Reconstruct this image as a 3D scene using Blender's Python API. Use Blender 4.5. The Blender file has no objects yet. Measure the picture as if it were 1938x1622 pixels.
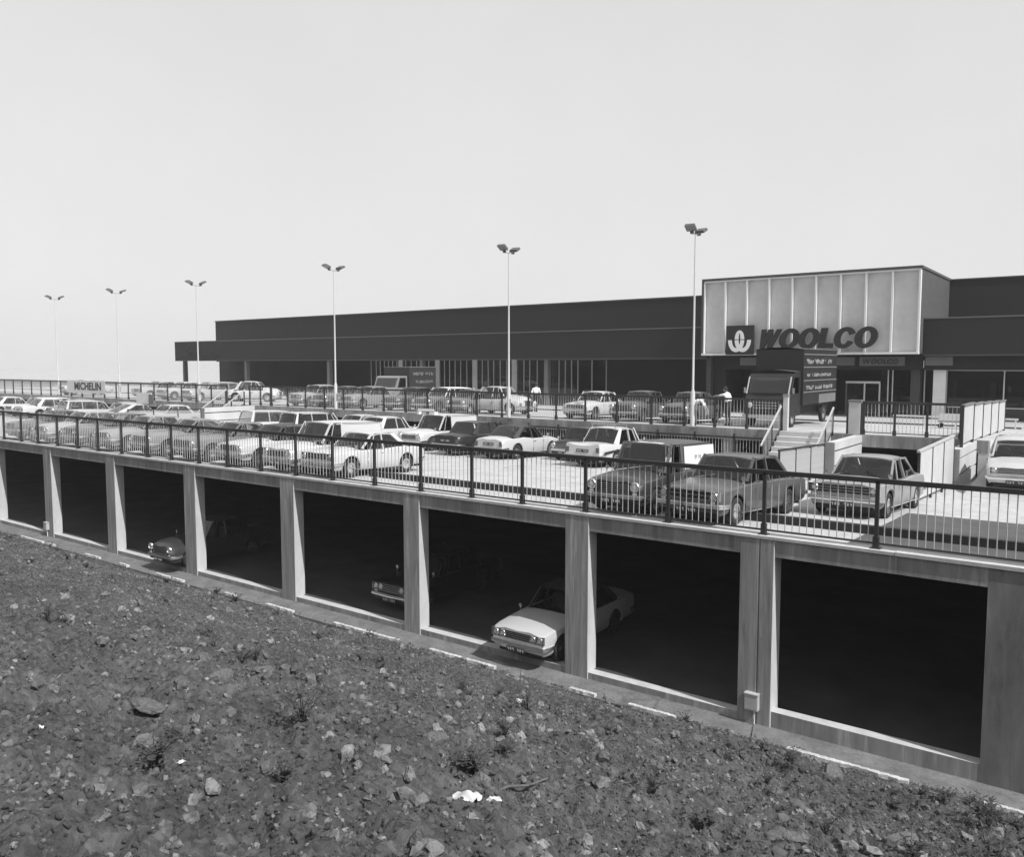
import bpy, bmesh, math, random
import numpy as np
from mathutils import Vector, Matrix, Euler
random.seed(7)
S = bpy.context.scene
COL = S.collection
R = math.radians
PI = math.pi

# ------------------------------------------------------------------ camera, sky, sun, exposure
# the camera stands at the origin (eye height); X runs along the car park front, Y into the site
YAW, PITCH = 0.931066, 0.0779674
fwd = Vector((-math.cos(YAW) * math.cos(PITCH), math.sin(YAW) * math.cos(PITCH), -math.sin(PITCH)))
right = Vector((math.sin(YAW), math.cos(YAW), 0))
up = right.cross(fwd)
cd = bpy.data.cameras.new('camera'); cam = bpy.data.objects.new('camera', cd); COL.objects.link(cam)
cam.matrix_world = Matrix((right, up, -fwd)).transposed().to_4x4()
cd.sensor_width = 36; cd.sensor_fit = 'HORIZONTAL'; cd.lens = 28.998; cd.clip_start = .1; cd.clip_end = 3000
S.camera = cam
SUN = Vector((0.66, -0.095, 0.745)).normalized()
w = bpy.data.worlds.new('World'); S.world = w; w.use_nodes = True
nt = w.node_tree; nt.nodes.clear()
sky = nt.nodes.new('ShaderNodeTexSky'); sky.sky_type = 'NISHITA'; sky.sun_disc = False
sky.sun_elevation = math.asin(SUN.z); sky.sun_rotation = math.atan2(SUN.x, SUN.y)
sky.air_density = 1.0; sky.dust_density = .2; sky.ozone_density = 1.0; sky.altitude = 50
# black-and-white film sees the blue of the sky and rolls off in its highlights: blue channel, compressed
bw = nt.nodes.new('ShaderNodeSeparateColor'); bg = nt.nodes.new('ShaderNodeBackground'); wo = nt.nodes.new('ShaderNodeOutputWorld')
pw = nt.nodes.new('ShaderNodeMath'); pw.operation = 'POWER'; pw.inputs[1].default_value = .15
mk = nt.nodes.new('ShaderNodeMath'); mk.operation = 'MULTIPLY'; mk.inputs[1].default_value = 6.1
nt.links.new(sky.outputs[0], bw.inputs[0]); nt.links.new(bw.outputs[2], pw.inputs[0]); nt.links.new(pw.outputs[0], mk.inputs[0])
wc = nt.nodes.new('ShaderNodeTexCoord'); wn = nt.nodes.new('ShaderNodeTexNoise'); wn.inputs['Scale'].default_value = 3.5; wn.inputs['Detail'].default_value = 6; wn.inputs['Roughness'].default_value = .6
wr_ = nt.nodes.new('ShaderNodeMapRange'); wr_.inputs[1].default_value = .3; wr_.inputs[2].default_value = .7; wr_.inputs[3].default_value = .975; wr_.inputs[4].default_value = 1.025
wm_ = nt.nodes.new('ShaderNodeMath'); wm_.operation = 'MULTIPLY'; nt.links.new(wc.outputs['Generated'], wn.inputs['Vector']); nt.links.new(wn.outputs[0], wr_.inputs[0]); nt.links.new(wr_.outputs[0], wm_.inputs[0]); nt.links.new(mk.outputs[0], wm_.inputs[1])
nt.links.new(wm_.outputs[0], bg.inputs[0]); nt.links.new(bg.outputs[0], wo.inputs[0])
bg.inputs[1].default_value = 0.1
sl = bpy.data.lights.new('sun', 'SUN'); sl.energy = 5.0; sl.angle = R(0.5); sl.color = (1, 1, 1)
so = bpy.data.objects.new('sun', sl); COL.objects.link(so); so.rotation_euler = SUN.to_track_quat('Z', 'Y').to_euler(); so.location = SUN * 60
S.view_settings.view_transform = 'Standard'; S.view_settings.look = 'None'
S.view_settings.exposure = 0.0; S.view_settings.gamma = 1.0; S.view_settings.use_curve_mapping = False
S.cycles.max_bounces = 8; S.cycles.transparent_max_bounces = 16

# ------------------------------------------------------------------ materials (black-and-white photograph: neutral greys)
def newmat(name):
    m = bpy.data.materials.new(name); m.use_nodes = True
    return m, m.node_tree, m.node_tree.nodes['Principled BSDF']
def G(name, g, rough=.8, var=0., scale=3., stretch=(1, 1, 1), bump=0., bscale=30., metal=0., spec=.5, var2=0., scale2=.4, island=0., coat=0., runs=0., spots=0.):
    m, t, p = newmat(name)
    p.inputs['Roughness'].default_value = rough; p.inputs['Metallic'].default_value = metal
    p.inputs['Specular IOR Level'].default_value = spec; p.inputs['Coat Weight'].default_value = coat
    p.inputs['Base Color'].default_value = (g, g, g, 1)
    if var or bump or island:
        tc = t.nodes.new('ShaderNodeTexCoord'); mp = t.nodes.new('ShaderNodeMapping'); mp.inputs['Scale'].default_value = stretch
        t.links.new(tc.outputs['Object'], mp.inputs[0])
        val = t.nodes.new('ShaderNodeValue'); val.outputs[0].default_value = 1.0; out = val.outputs[0]
        def layer(out, sc, amt, det=6):
            n = t.nodes.new('ShaderNodeTexNoise'); n.inputs['Scale'].default_value = sc; n.inputs['Detail'].default_value = det; n.inputs['Roughness'].default_value = .62
            t.links.new(mp.outputs[0], n.inputs['Vector'])
            mr = t.nodes.new('ShaderNodeMapRange'); mr.inputs[1].default_value = .3; mr.inputs[2].default_value = .7
            mr.inputs[3].default_value = 1 - amt; mr.inputs[4].default_value = 1 + amt
            t.links.new(n.outputs[0], mr.inputs[0])
            mu = t.nodes.new('ShaderNodeMath'); mu.operation = 'MULTIPLY'; t.links.new(out, mu.inputs[0]); t.links.new(mr.outputs[0], mu.inputs[1])
            return mu.outputs[0]
        if var: out = layer(out, scale, var)
        if var2: out = layer(out, scale2, var2, 3)
        if spots:
            n = t.nodes.new('ShaderNodeTexNoise'); n.inputs['Scale'].default_value = 1.15; n.inputs['Detail'].default_value = 5; t.links.new(mp.outputs[0], n.inputs['Vector'])
            mr = t.nodes.new('ShaderNodeMapRange'); mr.inputs[1].default_value = .64; mr.inputs[2].default_value = .74; mr.inputs[3].default_value = 1; mr.inputs[4].default_value = 1 - spots; t.links.new(n.outputs[0], mr.inputs[0])
            mu = t.nodes.new('ShaderNodeMath'); mu.operation = 'MULTIPLY'; t.links.new(out, mu.inputs[0]); t.links.new(mr.outputs[0], mu.inputs[1]); out = mu.outputs[0]
        if runs:
            for sc_, st_, lo_, hi_ in ((3.1, (1.6, 1.6, .10), 1., 1 + runs), (4.3, (1.3, 1.3, .16), 1., 1 - runs * .55)):
                m3 = t.nodes.new('ShaderNodeMapping'); m3.inputs['Scale'].default_value = st_; m3.inputs['Location'].default_value = (sc_, 1.7, 2.2); t.links.new(tc.outputs['Object'], m3.inputs[0])
                n = t.nodes.new('ShaderNodeTexNoise'); n.inputs['Scale'].default_value = sc_; n.inputs['Detail'].default_value = 10; n.inputs['Roughness'].default_value = .7; t.links.new(m3.outputs[0], n.inputs['Vector'])
                mr = t.nodes.new('ShaderNodeMapRange'); mr.inputs[1].default_value = .55; mr.inputs[2].default_value = .68; mr.inputs[3].default_value = lo_; mr.inputs[4].default_value = hi_; t.links.new(n.outputs[0], mr.inputs[0])
                mu = t.nodes.new('ShaderNodeMath'); mu.operation = 'MULTIPLY'; t.links.new(out, mu.inputs[0]); t.links.new(mr.outputs[0], mu.inputs[1]); out = mu.outputs[0]
        if island:
            ge = t.nodes.new('ShaderNodeNewGeometry'); mr = t.nodes.new('ShaderNodeMapRange'); mr.inputs[3].default_value = 1 - island; mr.inputs[4].default_value = 1 + island
            t.links.new(ge.outputs['Random Per Island'], mr.inputs[0])
            mu = t.nodes.new('ShaderNodeMath'); mu.operation = 'MULTIPLY'; t.links.new(out, mu.inputs[0]); t.links.new(mr.outputs[0], mu.inputs[1]); out = mu.outputs[0]
        mu = t.nodes.new('ShaderNodeMath'); mu.operation = 'MULTIPLY'; mu.inputs[1].default_value = g; t.links.new(out, mu.inputs[0])
        cc = t.nodes.new('ShaderNodeCombineColor')
        for i in range(3): t.links.new(mu.outputs[0], cc.inputs[i])
        t.links.new(cc.outputs[0], p.inputs['Base Color'])
        if bump:
            n = t.nodes.new('ShaderNodeTexNoise'); n.inputs['Scale'].default_value = bscale; n.inputs['Detail'].default_value = 8
            t.links.new(tc.outputs['Object'], n.inputs['Vector'])
            b = t.nodes.new('ShaderNodeBump'); b.inputs['Strength'].default_value = bump; b.inputs['Distance'].default_value = .02
            t.links.new(n.outputs[0], b.inputs['Height']); t.links.new(b.outputs[0], p.inputs['Normal'])
    return m
def paintmat(name, rough=.32, coat=.35):
    m, t, p = newmat(name)
    oi = t.nodes.new('ShaderNodeObjectInfo'); t.links.new(oi.outputs['Color'], p.inputs['Base Color'])
    p.inputs['Roughness'].default_value = rough; p.inputs['Coat Weight'].default_value = coat; p.inputs['Coat Roughness'].default_value = .12
    tc = t.nodes.new('ShaderNodeTexCoord'); n = t.nodes.new('ShaderNodeTexNoise'); n.inputs['Scale'].default_value = 2.5; n.inputs['Detail'].default_value = 6
    t.links.new(tc.outputs['Object'], n.inputs['Vector'])
    mr = t.nodes.new('ShaderNodeMapRange'); mr.inputs[3].default_value = rough - .1; mr.inputs[4].default_value = rough + .25
    t.links.new(n.outputs[0], mr.inputs[0]); t.links.new(mr.outputs[0], p.inputs['Roughness'])
    return m
def glassmat(name, tint=.75, refl=1.0):
    m = bpy.data.materials.new(name); m.use_nodes = True; t = m.node_tree; t.nodes.clear()
    o = t.nodes.new('ShaderNodeOutputMaterial'); tr = t.nodes.new('ShaderNodeBsdfTransparent'); tr.inputs[0].default_value = (tint,) * 3 + (1,)
    gl = t.nodes.new('ShaderNodeBsdfGlossy'); gl.inputs['Roughness'].default_value = .03; gl.inputs[0].default_value = (refl,) * 3 + (1,)
    fr = t.nodes.new('ShaderNodeFresnel'); fr.inputs[0].default_value = 1.6
    mx = t.nodes.new('ShaderNodeMixShader'); t.links.new(fr.outputs[0], mx.inputs[0]); t.links.new(tr.outputs[0], mx.inputs[1]); t.links.new(gl.outputs[0], mx.inputs[2])
    t.links.new(mx.outputs[0], o.inputs[0]); return m
def soilmat(name, g, island=0.):
    m, t, p = newmat(name); p.inputs['Roughness'].default_value = 1.; p.inputs['Specular IOR Level'].default_value = .08
    tc = t.nodes.new('ShaderNodeTexCoord'); L = t.links.new
    def noise(sc, det=6):
        n = t.nodes.new('ShaderNodeTexNoise'); n.inputs['Scale'].default_value = sc; n.inputs['Detail'].default_value = det; n.inputs['Roughness'].default_value = .65; L(tc.outputs['Object'], n.inputs['Vector']); return n.outputs[0]
    def math_(op, a, b):
        n = t.nodes.new('ShaderNodeMath'); n.operation = op
        for k, v in enumerate((a, b)):
            if isinstance(v, (int, float)): n.inputs[k].default_value = v
            else: L(v, n.inputs[k])
        return n.outputs[0]
    def rng_(v, a, b, c, d):
        n = t.nodes.new('ShaderNodeMapRange'); n.inputs[1].default_value = a; n.inputs[2].default_value = b; n.inputs[3].default_value = c; n.inputs[4].default_value = d; L(v, n.inputs[0]); return n.outputs[0]
    def vor(sc):
        n = t.nodes.new('ShaderNodeTexVoronoi'); n.inputs['Scale'].default_value = sc; L(tc.outputs['Object'], n.inputs['Vector']); return n
    v1, v2 = vor(17.), vor(43.)
    h = math_('ADD', math_('MULTIPLY', rng_(v1.outputs[0], 0, .6, 1, 0), .6), math_('MULTIPLY', rng_(v2.outputs[0], 0, .6, 1, 0), .35)); h = math_('ADD', h, math_('MULTIPLY', noise(60., 8), .5))
    col = math_('MULTIPLY', rng_(noise(.9), .3, .7, .70, 1.30), rng_(noise(14.), .3, .7, .68, 1.35))
    sep = t.nodes.new('ShaderNodeSeparateColor'); L(v1.outputs['Color'], sep.inputs[0]); col = math_('MULTIPLY', col, rng_(sep.outputs[0], 0, 1, .75, 1.3))
    if island:
        ge = t.nodes.new('ShaderNodeNewGeometry'); col = math_('MULTIPLY', col, rng_(ge.outputs['Random Per Island'], 0, 1, 1 - island, 1 + island))
    col = math_('MULTIPLY', col, g); cc = t.nodes.new('ShaderNodeCombineColor')
    for i in range(3): L(col, cc.inputs[i])
    L(cc.outputs[0], p.inputs['Base Color'])
    b = t.nodes.new('ShaderNodeBump'); b.inputs['Strength'].default_value = 1.; b.inputs['Distance'].default_value = .014; L(h, b.inputs['Height']); L(b.outputs[0], p.inputs['Normal'])
    return m
M = dict(
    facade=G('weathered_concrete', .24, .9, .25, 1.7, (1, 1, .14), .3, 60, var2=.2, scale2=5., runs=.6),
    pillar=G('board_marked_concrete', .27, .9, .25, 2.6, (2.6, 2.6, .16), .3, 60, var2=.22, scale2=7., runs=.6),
    side=G('sunlit_reveal_concrete', .5, .9, .12, 3, (1, 1, .5), .25, 30),
    endwall=G('end_wall_concrete', .165, .9, .25, 1.2, (1, 1, .3), .3, 60, var2=.22, scale2=3., runs=.5),
    coping=G('coping_concrete', .46, .85, .15, 4, bump=.2),
    deck=G('deck_concrete', .42, .85, .12, 1.3, bump=.15, bscale=40, var2=.12, scale2=5., spots=.4),
    deck2=G('upper_deck_concrete', .40, .85, .12, .8, bump=.15, var2=.1, scale2=.2),
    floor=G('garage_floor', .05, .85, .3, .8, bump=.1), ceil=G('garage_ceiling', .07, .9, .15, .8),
    path=G('path_concrete', .15, .95, .28, 2.2, bump=.5, bscale=60, var2=.2, scale2=14.),
    asphalt=G('asphalt', .075, .9, .2, 2, bump=.4, bscale=90),
    soil=soilmat('soil', .072),
    stone=soilmat('clods', .135, .5),
    rock=G('rock', .14, .95, .4, 5., bump=1., bscale=16, spec=.2),
    edging=G('edging_concrete', .5, .9, .3, 5., bump=.5, bscale=30),
    brick=G('dark_brick', .014, .85, .14, .9, (1, 1, 1), .2, 22, var2=.08, scale2=6.),
    brick2=G('side_brick', .062, .85, .22, 3., (1, 1, 2), .25, 22),
    fascia=G('dark_fascia', .018, .7, .08, .5, (1, 1, 3), spec=.3), soffit=G('soffit', .06, .8),
    trim=G('fascia_trim', .13, .6), roofing=G('roof_felt', .1, .9),
    panel=G('sign_panel', .58, .6, .06, .7, var2=.06, scale2=2.), fin=G('sign_fin', .7, .5), edge=G('sign_edge', .06, .6),
    letter=G('sign_letter', .014, .5), emblem=G('emblem_white', .75, .5),
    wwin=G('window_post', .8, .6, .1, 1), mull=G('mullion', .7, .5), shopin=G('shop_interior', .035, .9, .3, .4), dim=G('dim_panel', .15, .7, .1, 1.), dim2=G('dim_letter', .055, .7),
    steel=G('dark_painted_steel', .034, .45, .2, 8.), bar=G('galvanised_bar', .52, .45, .12, 6., metal=.2), kerb=G('tarred_kerb', .022, .8, .2, 4.),
    lamp=G('lamp_pole_paint', .55, .45, .06, 2.), lampd=G('floodlight_case', .09, .5), lampg=G('floodlight_glass', .25, .15),
    wall=G('white_wall', .5, .85, .10, 1.2, (1, 1, .4), .2, 25), slot=G('wall_slot', .03, .9), wallend=G('shaded_wall_end', .24, .9, .15, 2.),
    mesh=G('light_infill', .5, .6, .08, 3.), cap=G('grey_cap', .16, .6),
    paint=paintmat('car_paint'), matte=paintmat('vinyl_and_shaded_roof', .6, 0.), lorry=paintmat('lorry_paint', .45, .1),
    chrome=G('chrome', .8, .27, metal=1.), tyre=G('tyre', .02, .85), dark=G('car_interior', .02, .8), seat=G('car_seat', .06, .8), black=G('black_trim', .012, .6),
    tail=G('tail_lamp', .1, .25), lens=G('headlamp_lens', .55, .1, coat=.8), glass=glassmat('car_glass', .86), shopglass=glassmat('shop_glass', .7, .5), plate=G('number_plate', .03, .5), mark=G('plate_mark', .6, .5),
    white=G('white_paper', .55, .9, .2, 12.), sign=G('sign_board', .62, .7, .12, 5.), letterb=G('banner_letter', .04, .6), stick=G('dry_stick', .4, .9),
    weed=G('dry_weed', .045, .9, .3, 20.), weed2=G('pale_weed', .11, .9, .3, 20.), skin=G('skin', .3, .6), hair=G('hair', .02, .7), shirt=G('white_shirt', .8, .8), trous=G('dark_trousers', .03, .8),
    boxm=G('meter_box', .42, .6, .15, 6.), metal=G('grey_metal', .3, .4, metal=.3), text=G('lorry_lettering', .3, .6))

# ------------------------------------------------------------------ mesh helpers
class MB:
    def __init__(s): s.v = []; s.f = []; s.m = []
    def add(s, vs, fs, mi=0):
        b = len(s.v); s.v += [tuple(v) for v in vs]; s.f += [tuple(i + b for i in f) for f in fs]; s.m += [mi] * len(fs); return s
    def box(s, x0, x1, y0, y1, z0, z1, mi=0):
        return s.add([(x0, y0, z0), (x1, y0, z0), (x1, y1, z0), (x0, y1, z0), (x0, y0, z1), (x1, y0, z1), (x1, y1, z1), (x0, y1, z1)],
                     [(0, 3, 2, 1), (4, 5, 6, 7), (0, 1, 5, 4), (1, 2, 6, 5), (2, 3, 7, 6), (3, 0, 4, 7)], mi)
    def bar(s, a, b, wx, wy, mi=0, upv=(0, 0, 1)):
        a = Vector(a); b = Vector(b); d = (b - a).normalized(); u = Vector(upv)
        if abs(d.dot(u)) > .98: u = Vector((0, 1, 0))
        r = d.cross(u).normalized() * wx / 2; t = r.cross(d).normalized() * wy / 2
        vs = [a - r - t, a + r - t, a + r + t, a - r + t, b - r - t, b + r - t, b + r + t, b - r + t]
        return s.add(vs, [(0, 3, 2, 1), (4, 5, 6, 7), (0, 1, 5, 4), (1, 2, 6, 5), (2, 3, 7, 6), (3, 0, 4, 7)], mi)
    def tube(s, pts, rad, n=8, mi=0, cap=True):
        pts = [Vector(p) for p in pts]; rad = rad if isinstance(rad, (list, tuple)) else [rad] * len(pts)
        b = len(s.v); ref = Vector((.31, .17, .93))
        for i, p in enumerate(pts):
            d = (pts[min(i + 1, len(pts) - 1)] - pts[max(i - 1, 0)]).normalized()
            u = d.cross(ref if abs(d.dot(ref)) < .95 else Vector((1, 0, 0))).normalized(); t = d.cross(u)
            for k in range(n):
                a = 2 * PI * k / n; s.v.append(tuple(p + (u * math.cos(a) + t * math.sin(a)) * rad[i]))
        for i in range(len(pts) - 1):
            for k in range(n):
                s.f.append((b + i * n + k, b + i * n + (k + 1) % n, b + (i + 1) * n + (k + 1) % n, b + (i + 1) * n + k)); s.m.append(mi)
        if cap:
            s.f.append(tuple(b + k for k in range(n))[::-1]); s.m.append(mi)
            s.f.append(tuple(b + (len(pts) - 1) * n + k for k in range(n))); s.m.append(mi)
        return s
    def lathe(s, prof, n=16, axis='x', c=(0, 0, 0), mi=0):
        b = len(s.v)
        for (a, r) in prof:
            for k in range(n):
                t = 2 * PI * k / n; p, q = r * math.cos(t), r * math.sin(t)
                s.v.append((c[0] + a, c[1] + p, c[2] + q) if axis == 'x' else (c[0] + p, c[1] + a, c[2] + q) if axis == 'y' else (c[0] + p, c[1] + q, c[2] + a))
        for i in range(len(prof) - 1):
            for k in range(n):
                s.f.append((b + i * n + k, b + i * n + (k + 1) % n, b + (i + 1) * n + (k + 1) % n, b + (i + 1) * n + k)); s.m.append(mi)
        return s
    def prism(s, poly, ext, mi=0):
        e = Vector(ext); n = len(poly); vs = [Vector(p) for p in poly]; vs += [p + e for p in vs]
        fs = [tuple(range(n))[::-1], tuple(range(n, 2 * n))] + [(i, (i + 1) % n, n + (i + 1) % n, n + i) for i in range(n)]
        return s.add(vs, fs, mi)
    def grid(s, P, mi=0, flip=False):
        nu, nv = len(P), len(P[0]); b = len(s.v)
        for r in P: s.v += [tuple(p) for p in r]
        for i in range(nu - 1):
            for j in range(nv - 1):
                q = (b + i * nv + j, b + i * nv + j + 1, b + (i + 1) * nv + j + 1, b + (i + 1) * nv + j)
                s.f.append(q[::-1] if flip else q); s.m.append(mi)
        return s
    def mesh(s, name, mats, smooth=None):
        me = bpy.data.meshes.new(name); me.from_pydata(s.v, [], s.f); 
        for k in (mats if isinstance(mats, (list, tuple)) else [mats]): me.materials.append(M[k])
        if any(s.m): me.polygons.foreach_set('material_index', s.m)
        bm = bmesh.new(); bm.from_mesh(me); bmesh.ops.recalc_face_normals(bm, faces=bm.faces); bm.to_mesh(me); bm.free()
        if smooth is not None:
            me.shade_smooth(); me.set_sharp_from_angle(angle=R(smooth))
        me.update(); return me
    def build(s, name, mats, parent=None, smooth=None, loc=(0, 0, 0), rot=None):
        return obj(name, s.mesh(name, mats, smooth), parent, loc, rot)
def obj(name, me, parent=None, loc=(0, 0, 0), rot=None):
    o = bpy.data.objects.new(name, me); COL.objects.link(o); o.location = loc
    if rot is not None: o.rotation_euler = rot
    if parent is not None: o.parent = parent
    return o
def tag(o, label=None, cat=None, group=None, kind=None):
    if label: o['label'] = label
    if cat: o['category'] = cat
    if group: o['group'] = group
    if kind: o['kind'] = kind
    return o
def thing(name, label, cat, loc=(0, 0, 0), rot=None, group=None):
    o = obj(name, None, None, loc, rot); o.empty_display_size = .3
    return tag(o, label, cat, group)
def B(*a, **k): return MB().box(*a, **k)

# levels (z relative to the eye)
D = 15.807                      # car park front plane
ZD, SD = -3.37, .04             # lower deck edge level and its fall towards the shops
def zd(y): return ZD - SD * (y - D)
E2 = 33.2                       # front of the upper deck
ZU, SU = -2.69, .025
def zu(y): return ZU - SU * (y - E2)
ZF = -7.05                      # garage floor
ZP = -7.2                       # path

# ------------------------------------------------------------------ ground: bank of soil and rubble, path
def vn(x, y, seed):
    xi = np.floor(x).astype(np.int64); yi = np.floor(y).astype(np.int64); fx = x - xi; fy = y - yi
    fx = fx * fx * (3 - 2 * fx); fy = fy * fy * (3 - 2 * fy)
    def h(a, b):
        n = (a * 374761393 + b * 668265263 + seed * 974711) & 0x7fffffff
        n = ((n ^ (n >> 13)) * 1274126177) & 0x7fffffff
        return ((n ^ (n >> 16)) & 0xffff) / 65535.0
    return (h(xi, yi) * (1 - fx) + h(xi + 1, yi) * fx) * (1 - fy) + (h(xi, yi + 1) * (1 - fx) + h(xi + 1, yi + 1) * fx) * fy
YB = 15.05
def bank_z(x, y):
    base = ZP + (YB - y) * .365
    z = (vn(x * .35, y * .35, 1) - .5) * .5 + (vn(x * .9, y * .9, 2) - .5) * .22
    z = z + (1 - np.abs(vn(x * 2.6, y * 2.6, 3) * 2 - 1)) * .15 - .075 + (1 - np.abs(vn(x * 6.3, y * 6.3, 4) * 2 - 1)) * .11 - .055 + (1 - np.abs(vn(x * 13, y * 13, 5) * 2 - 1)) * .05 - .025 + (1 - np.abs(vn(x * 24, y * 24, 6) * 2 - 1)) * .028 - .014 + (vn(x * 41, y * 41, 7) - .5) * .018
    edge = np.clip((YB - y) / 2.2, 0, 1)
    return base + z * (.22 + .78 * edge) - .02 - .16 * (1 - edge) * np.clip((YB - y) / .25, 0, 1)
xs = [-52.]
while xs[-1] < 6: xs.append(xs[-1] + max(.03, min(.15, .03 + (-8 - xs[-1]) * .0045)))
ys = [.3]
while ys[-1] < YB: ys.append(ys[-1] + .034)
ys[-1] = YB
X, Y = np.meshgrid(np.array(xs), np.array(ys), indexing='ij')
Z = bank_z(X, Y); Z[:, -1] = ZP - .05
nv = len(ys); nu = len(xs)
V = np.stack([X, Y, Z], -1).reshape(-1, 3)
i = np.arange(nu - 1)[:, None] * nv + np.arange(nv - 1)[None, :]
F = np.stack([i, i + nv, i + nv + 1, i + 1], -1).reshape(-1, 4)
def fast_mesh(name, V, F, mat, smooth=True):
    me = bpy.data.meshes.new(name); k = F.shape[1]
    me.vertices.add(len(V)); me.vertices.foreach_set('co', V.astype(np.float32).ravel())
    me.loops.add(F.size); me.loops.foreach_set('vertex_index', F.astype(np.int32).ravel())
    me.polygons.add(len(F)); me.polygons.foreach_set('loop_start', (np.arange(len(F)) * k).astype(np.int32))
    me.polygons.foreach_set('use_smooth', np.full(len(F), smooth)); me.materials.append(M[mat]); me.update(calc_edges=True); me.validate(); return me
tag(obj('soil_bank', fast_mesh('soil_bank', V, F, 'soil')), kind='structure')
tag(MB().prism([(-700, .3, -9), (-700, .3, -1.9), (-700, -2, -1.8), (-700, -14, 3.2), (-700, -30, 14), (-700, -48, 24), (-700, -90, 29), (-700, -700, 30), (-700, -700, -9)], (1400, 0, 0)).build('sky_blocking_hill', 'soil'), kind='structure')  # unseen hill added behind the camera to cut sky light on the fronts
tag(B(6, 700, .3, 95, -9, -7.6).build('ground', 'soil'), kind='structure')
tag(B(-700, -52, .3, 95, -9, -7.6).build('ground', 'deck2'), kind='structure')
tag(B(-700, 700, 95, 900, -9, -3.9).build('ground', 'deck2'), kind='structure')
tag(B(-80, 12, YB - .1, D + .1, -8.2, ZP).build('path', 'path'), kind='structure')

ico = bmesh.new(); bmesh.ops.create_icosphere(ico, subdivisions=1, radius=1)
IV = np.array([v.co[:] for v in ico.verts]); IF = np.array([[v.index for v in f.verts] for f in ico.faces]); ico.free()
ico = bmesh.new(); bmesh.ops.create_icosphere(ico, subdivisions=3, radius=1)
IV3 = np.array([v.co[:] for v in ico.verts]); IF3 = np.array([[v.index for v in f.verts] for f in ico.faces]); ico.free()
rng = np.random.default_rng(3)
ico = bmesh.new(); bmesh.ops.create_icosphere(ico, subdivisions=2, radius=1)
IV2 = np.array([v.co[:] for v in ico.verts]); IF2 = np.array([[v.index for v in f.verts] for f in ico.faces]); ico.free()
def scatter(n, smin, smax, power, seed, iv, iff, jit, xr=(-46, 1), yr=(1.0, 15.15)):
    r = np.random.default_rng(seed); x = xr[1] - (xr[1] - xr[0]) * r.random(n) ** 1.6; y = yr[0] + (yr[1] - yr[0]) * r.random(n)
    keep = vn(x * .7, y * .7, 11) + .5 * vn(x * 2.1, y * 2.1, 12) > r.random(n) * 1.0
    x, y = x[keep], y[keep]; n = len(x); k = len(iv)
    s = smin + (smax - smin) * r.random(n) ** power
    z = bank_z(x, y) + s * .2
    q = r.normal(size=(n, 3)); q /= np.linalg.norm(q, axis=1)[:, None]; a = r.random(n) * 6.28
    v = iv[None] * (1 + r.normal(size=(n, k, 1)) * jit)
    for _ in range(2):      # knock flats off each lump
        m = r.normal(size=(n, 1, 3)); m /= np.linalg.norm(m, axis=2, keepdims=True); d = .55 + .3 * r.random((n, 1))
        p = (v * m).sum(-1) - d; v = v - np.clip(p, 0, None)[..., None] * m * .85
    v = v * (np.array([1.1, .95, .84])[None, None] * (1 + r.normal(size=(n, 1, 3)) * .18))
    c, sn = np.cos(a)[:, None, None], np.sin(a)[:, None, None]; kk = q[:, None, :]
    v = v * c + np.cross(np.broadcast_to(kk, v.shape), v) * sn + kk * (v * kk).sum(-1, keepdims=True) * (1 - c)
    v = v * s[:, None, None] + np.stack([x, y, z], -1)[:, None, :]
    return v.reshape(-1, 3), (iff[None] + (np.arange(n) * k)[:, None, None]).reshape(-1, 3)
va, fa = scatter(60000, .007, .028, 1.7, 5, IV, IF, .24)
vb, fb = scatter(9000, .02, .085, 3.0, 6, IV2, IF2, .2)
o = tag(obj('clods', fast_mesh('clods', np.concatenate([va, vb]), np.concatenate([fa, fb + len(va)]), 'stone', False)), 'clods and small stones strewn over the soil bank', 'rubble', kind='stuff')

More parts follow.
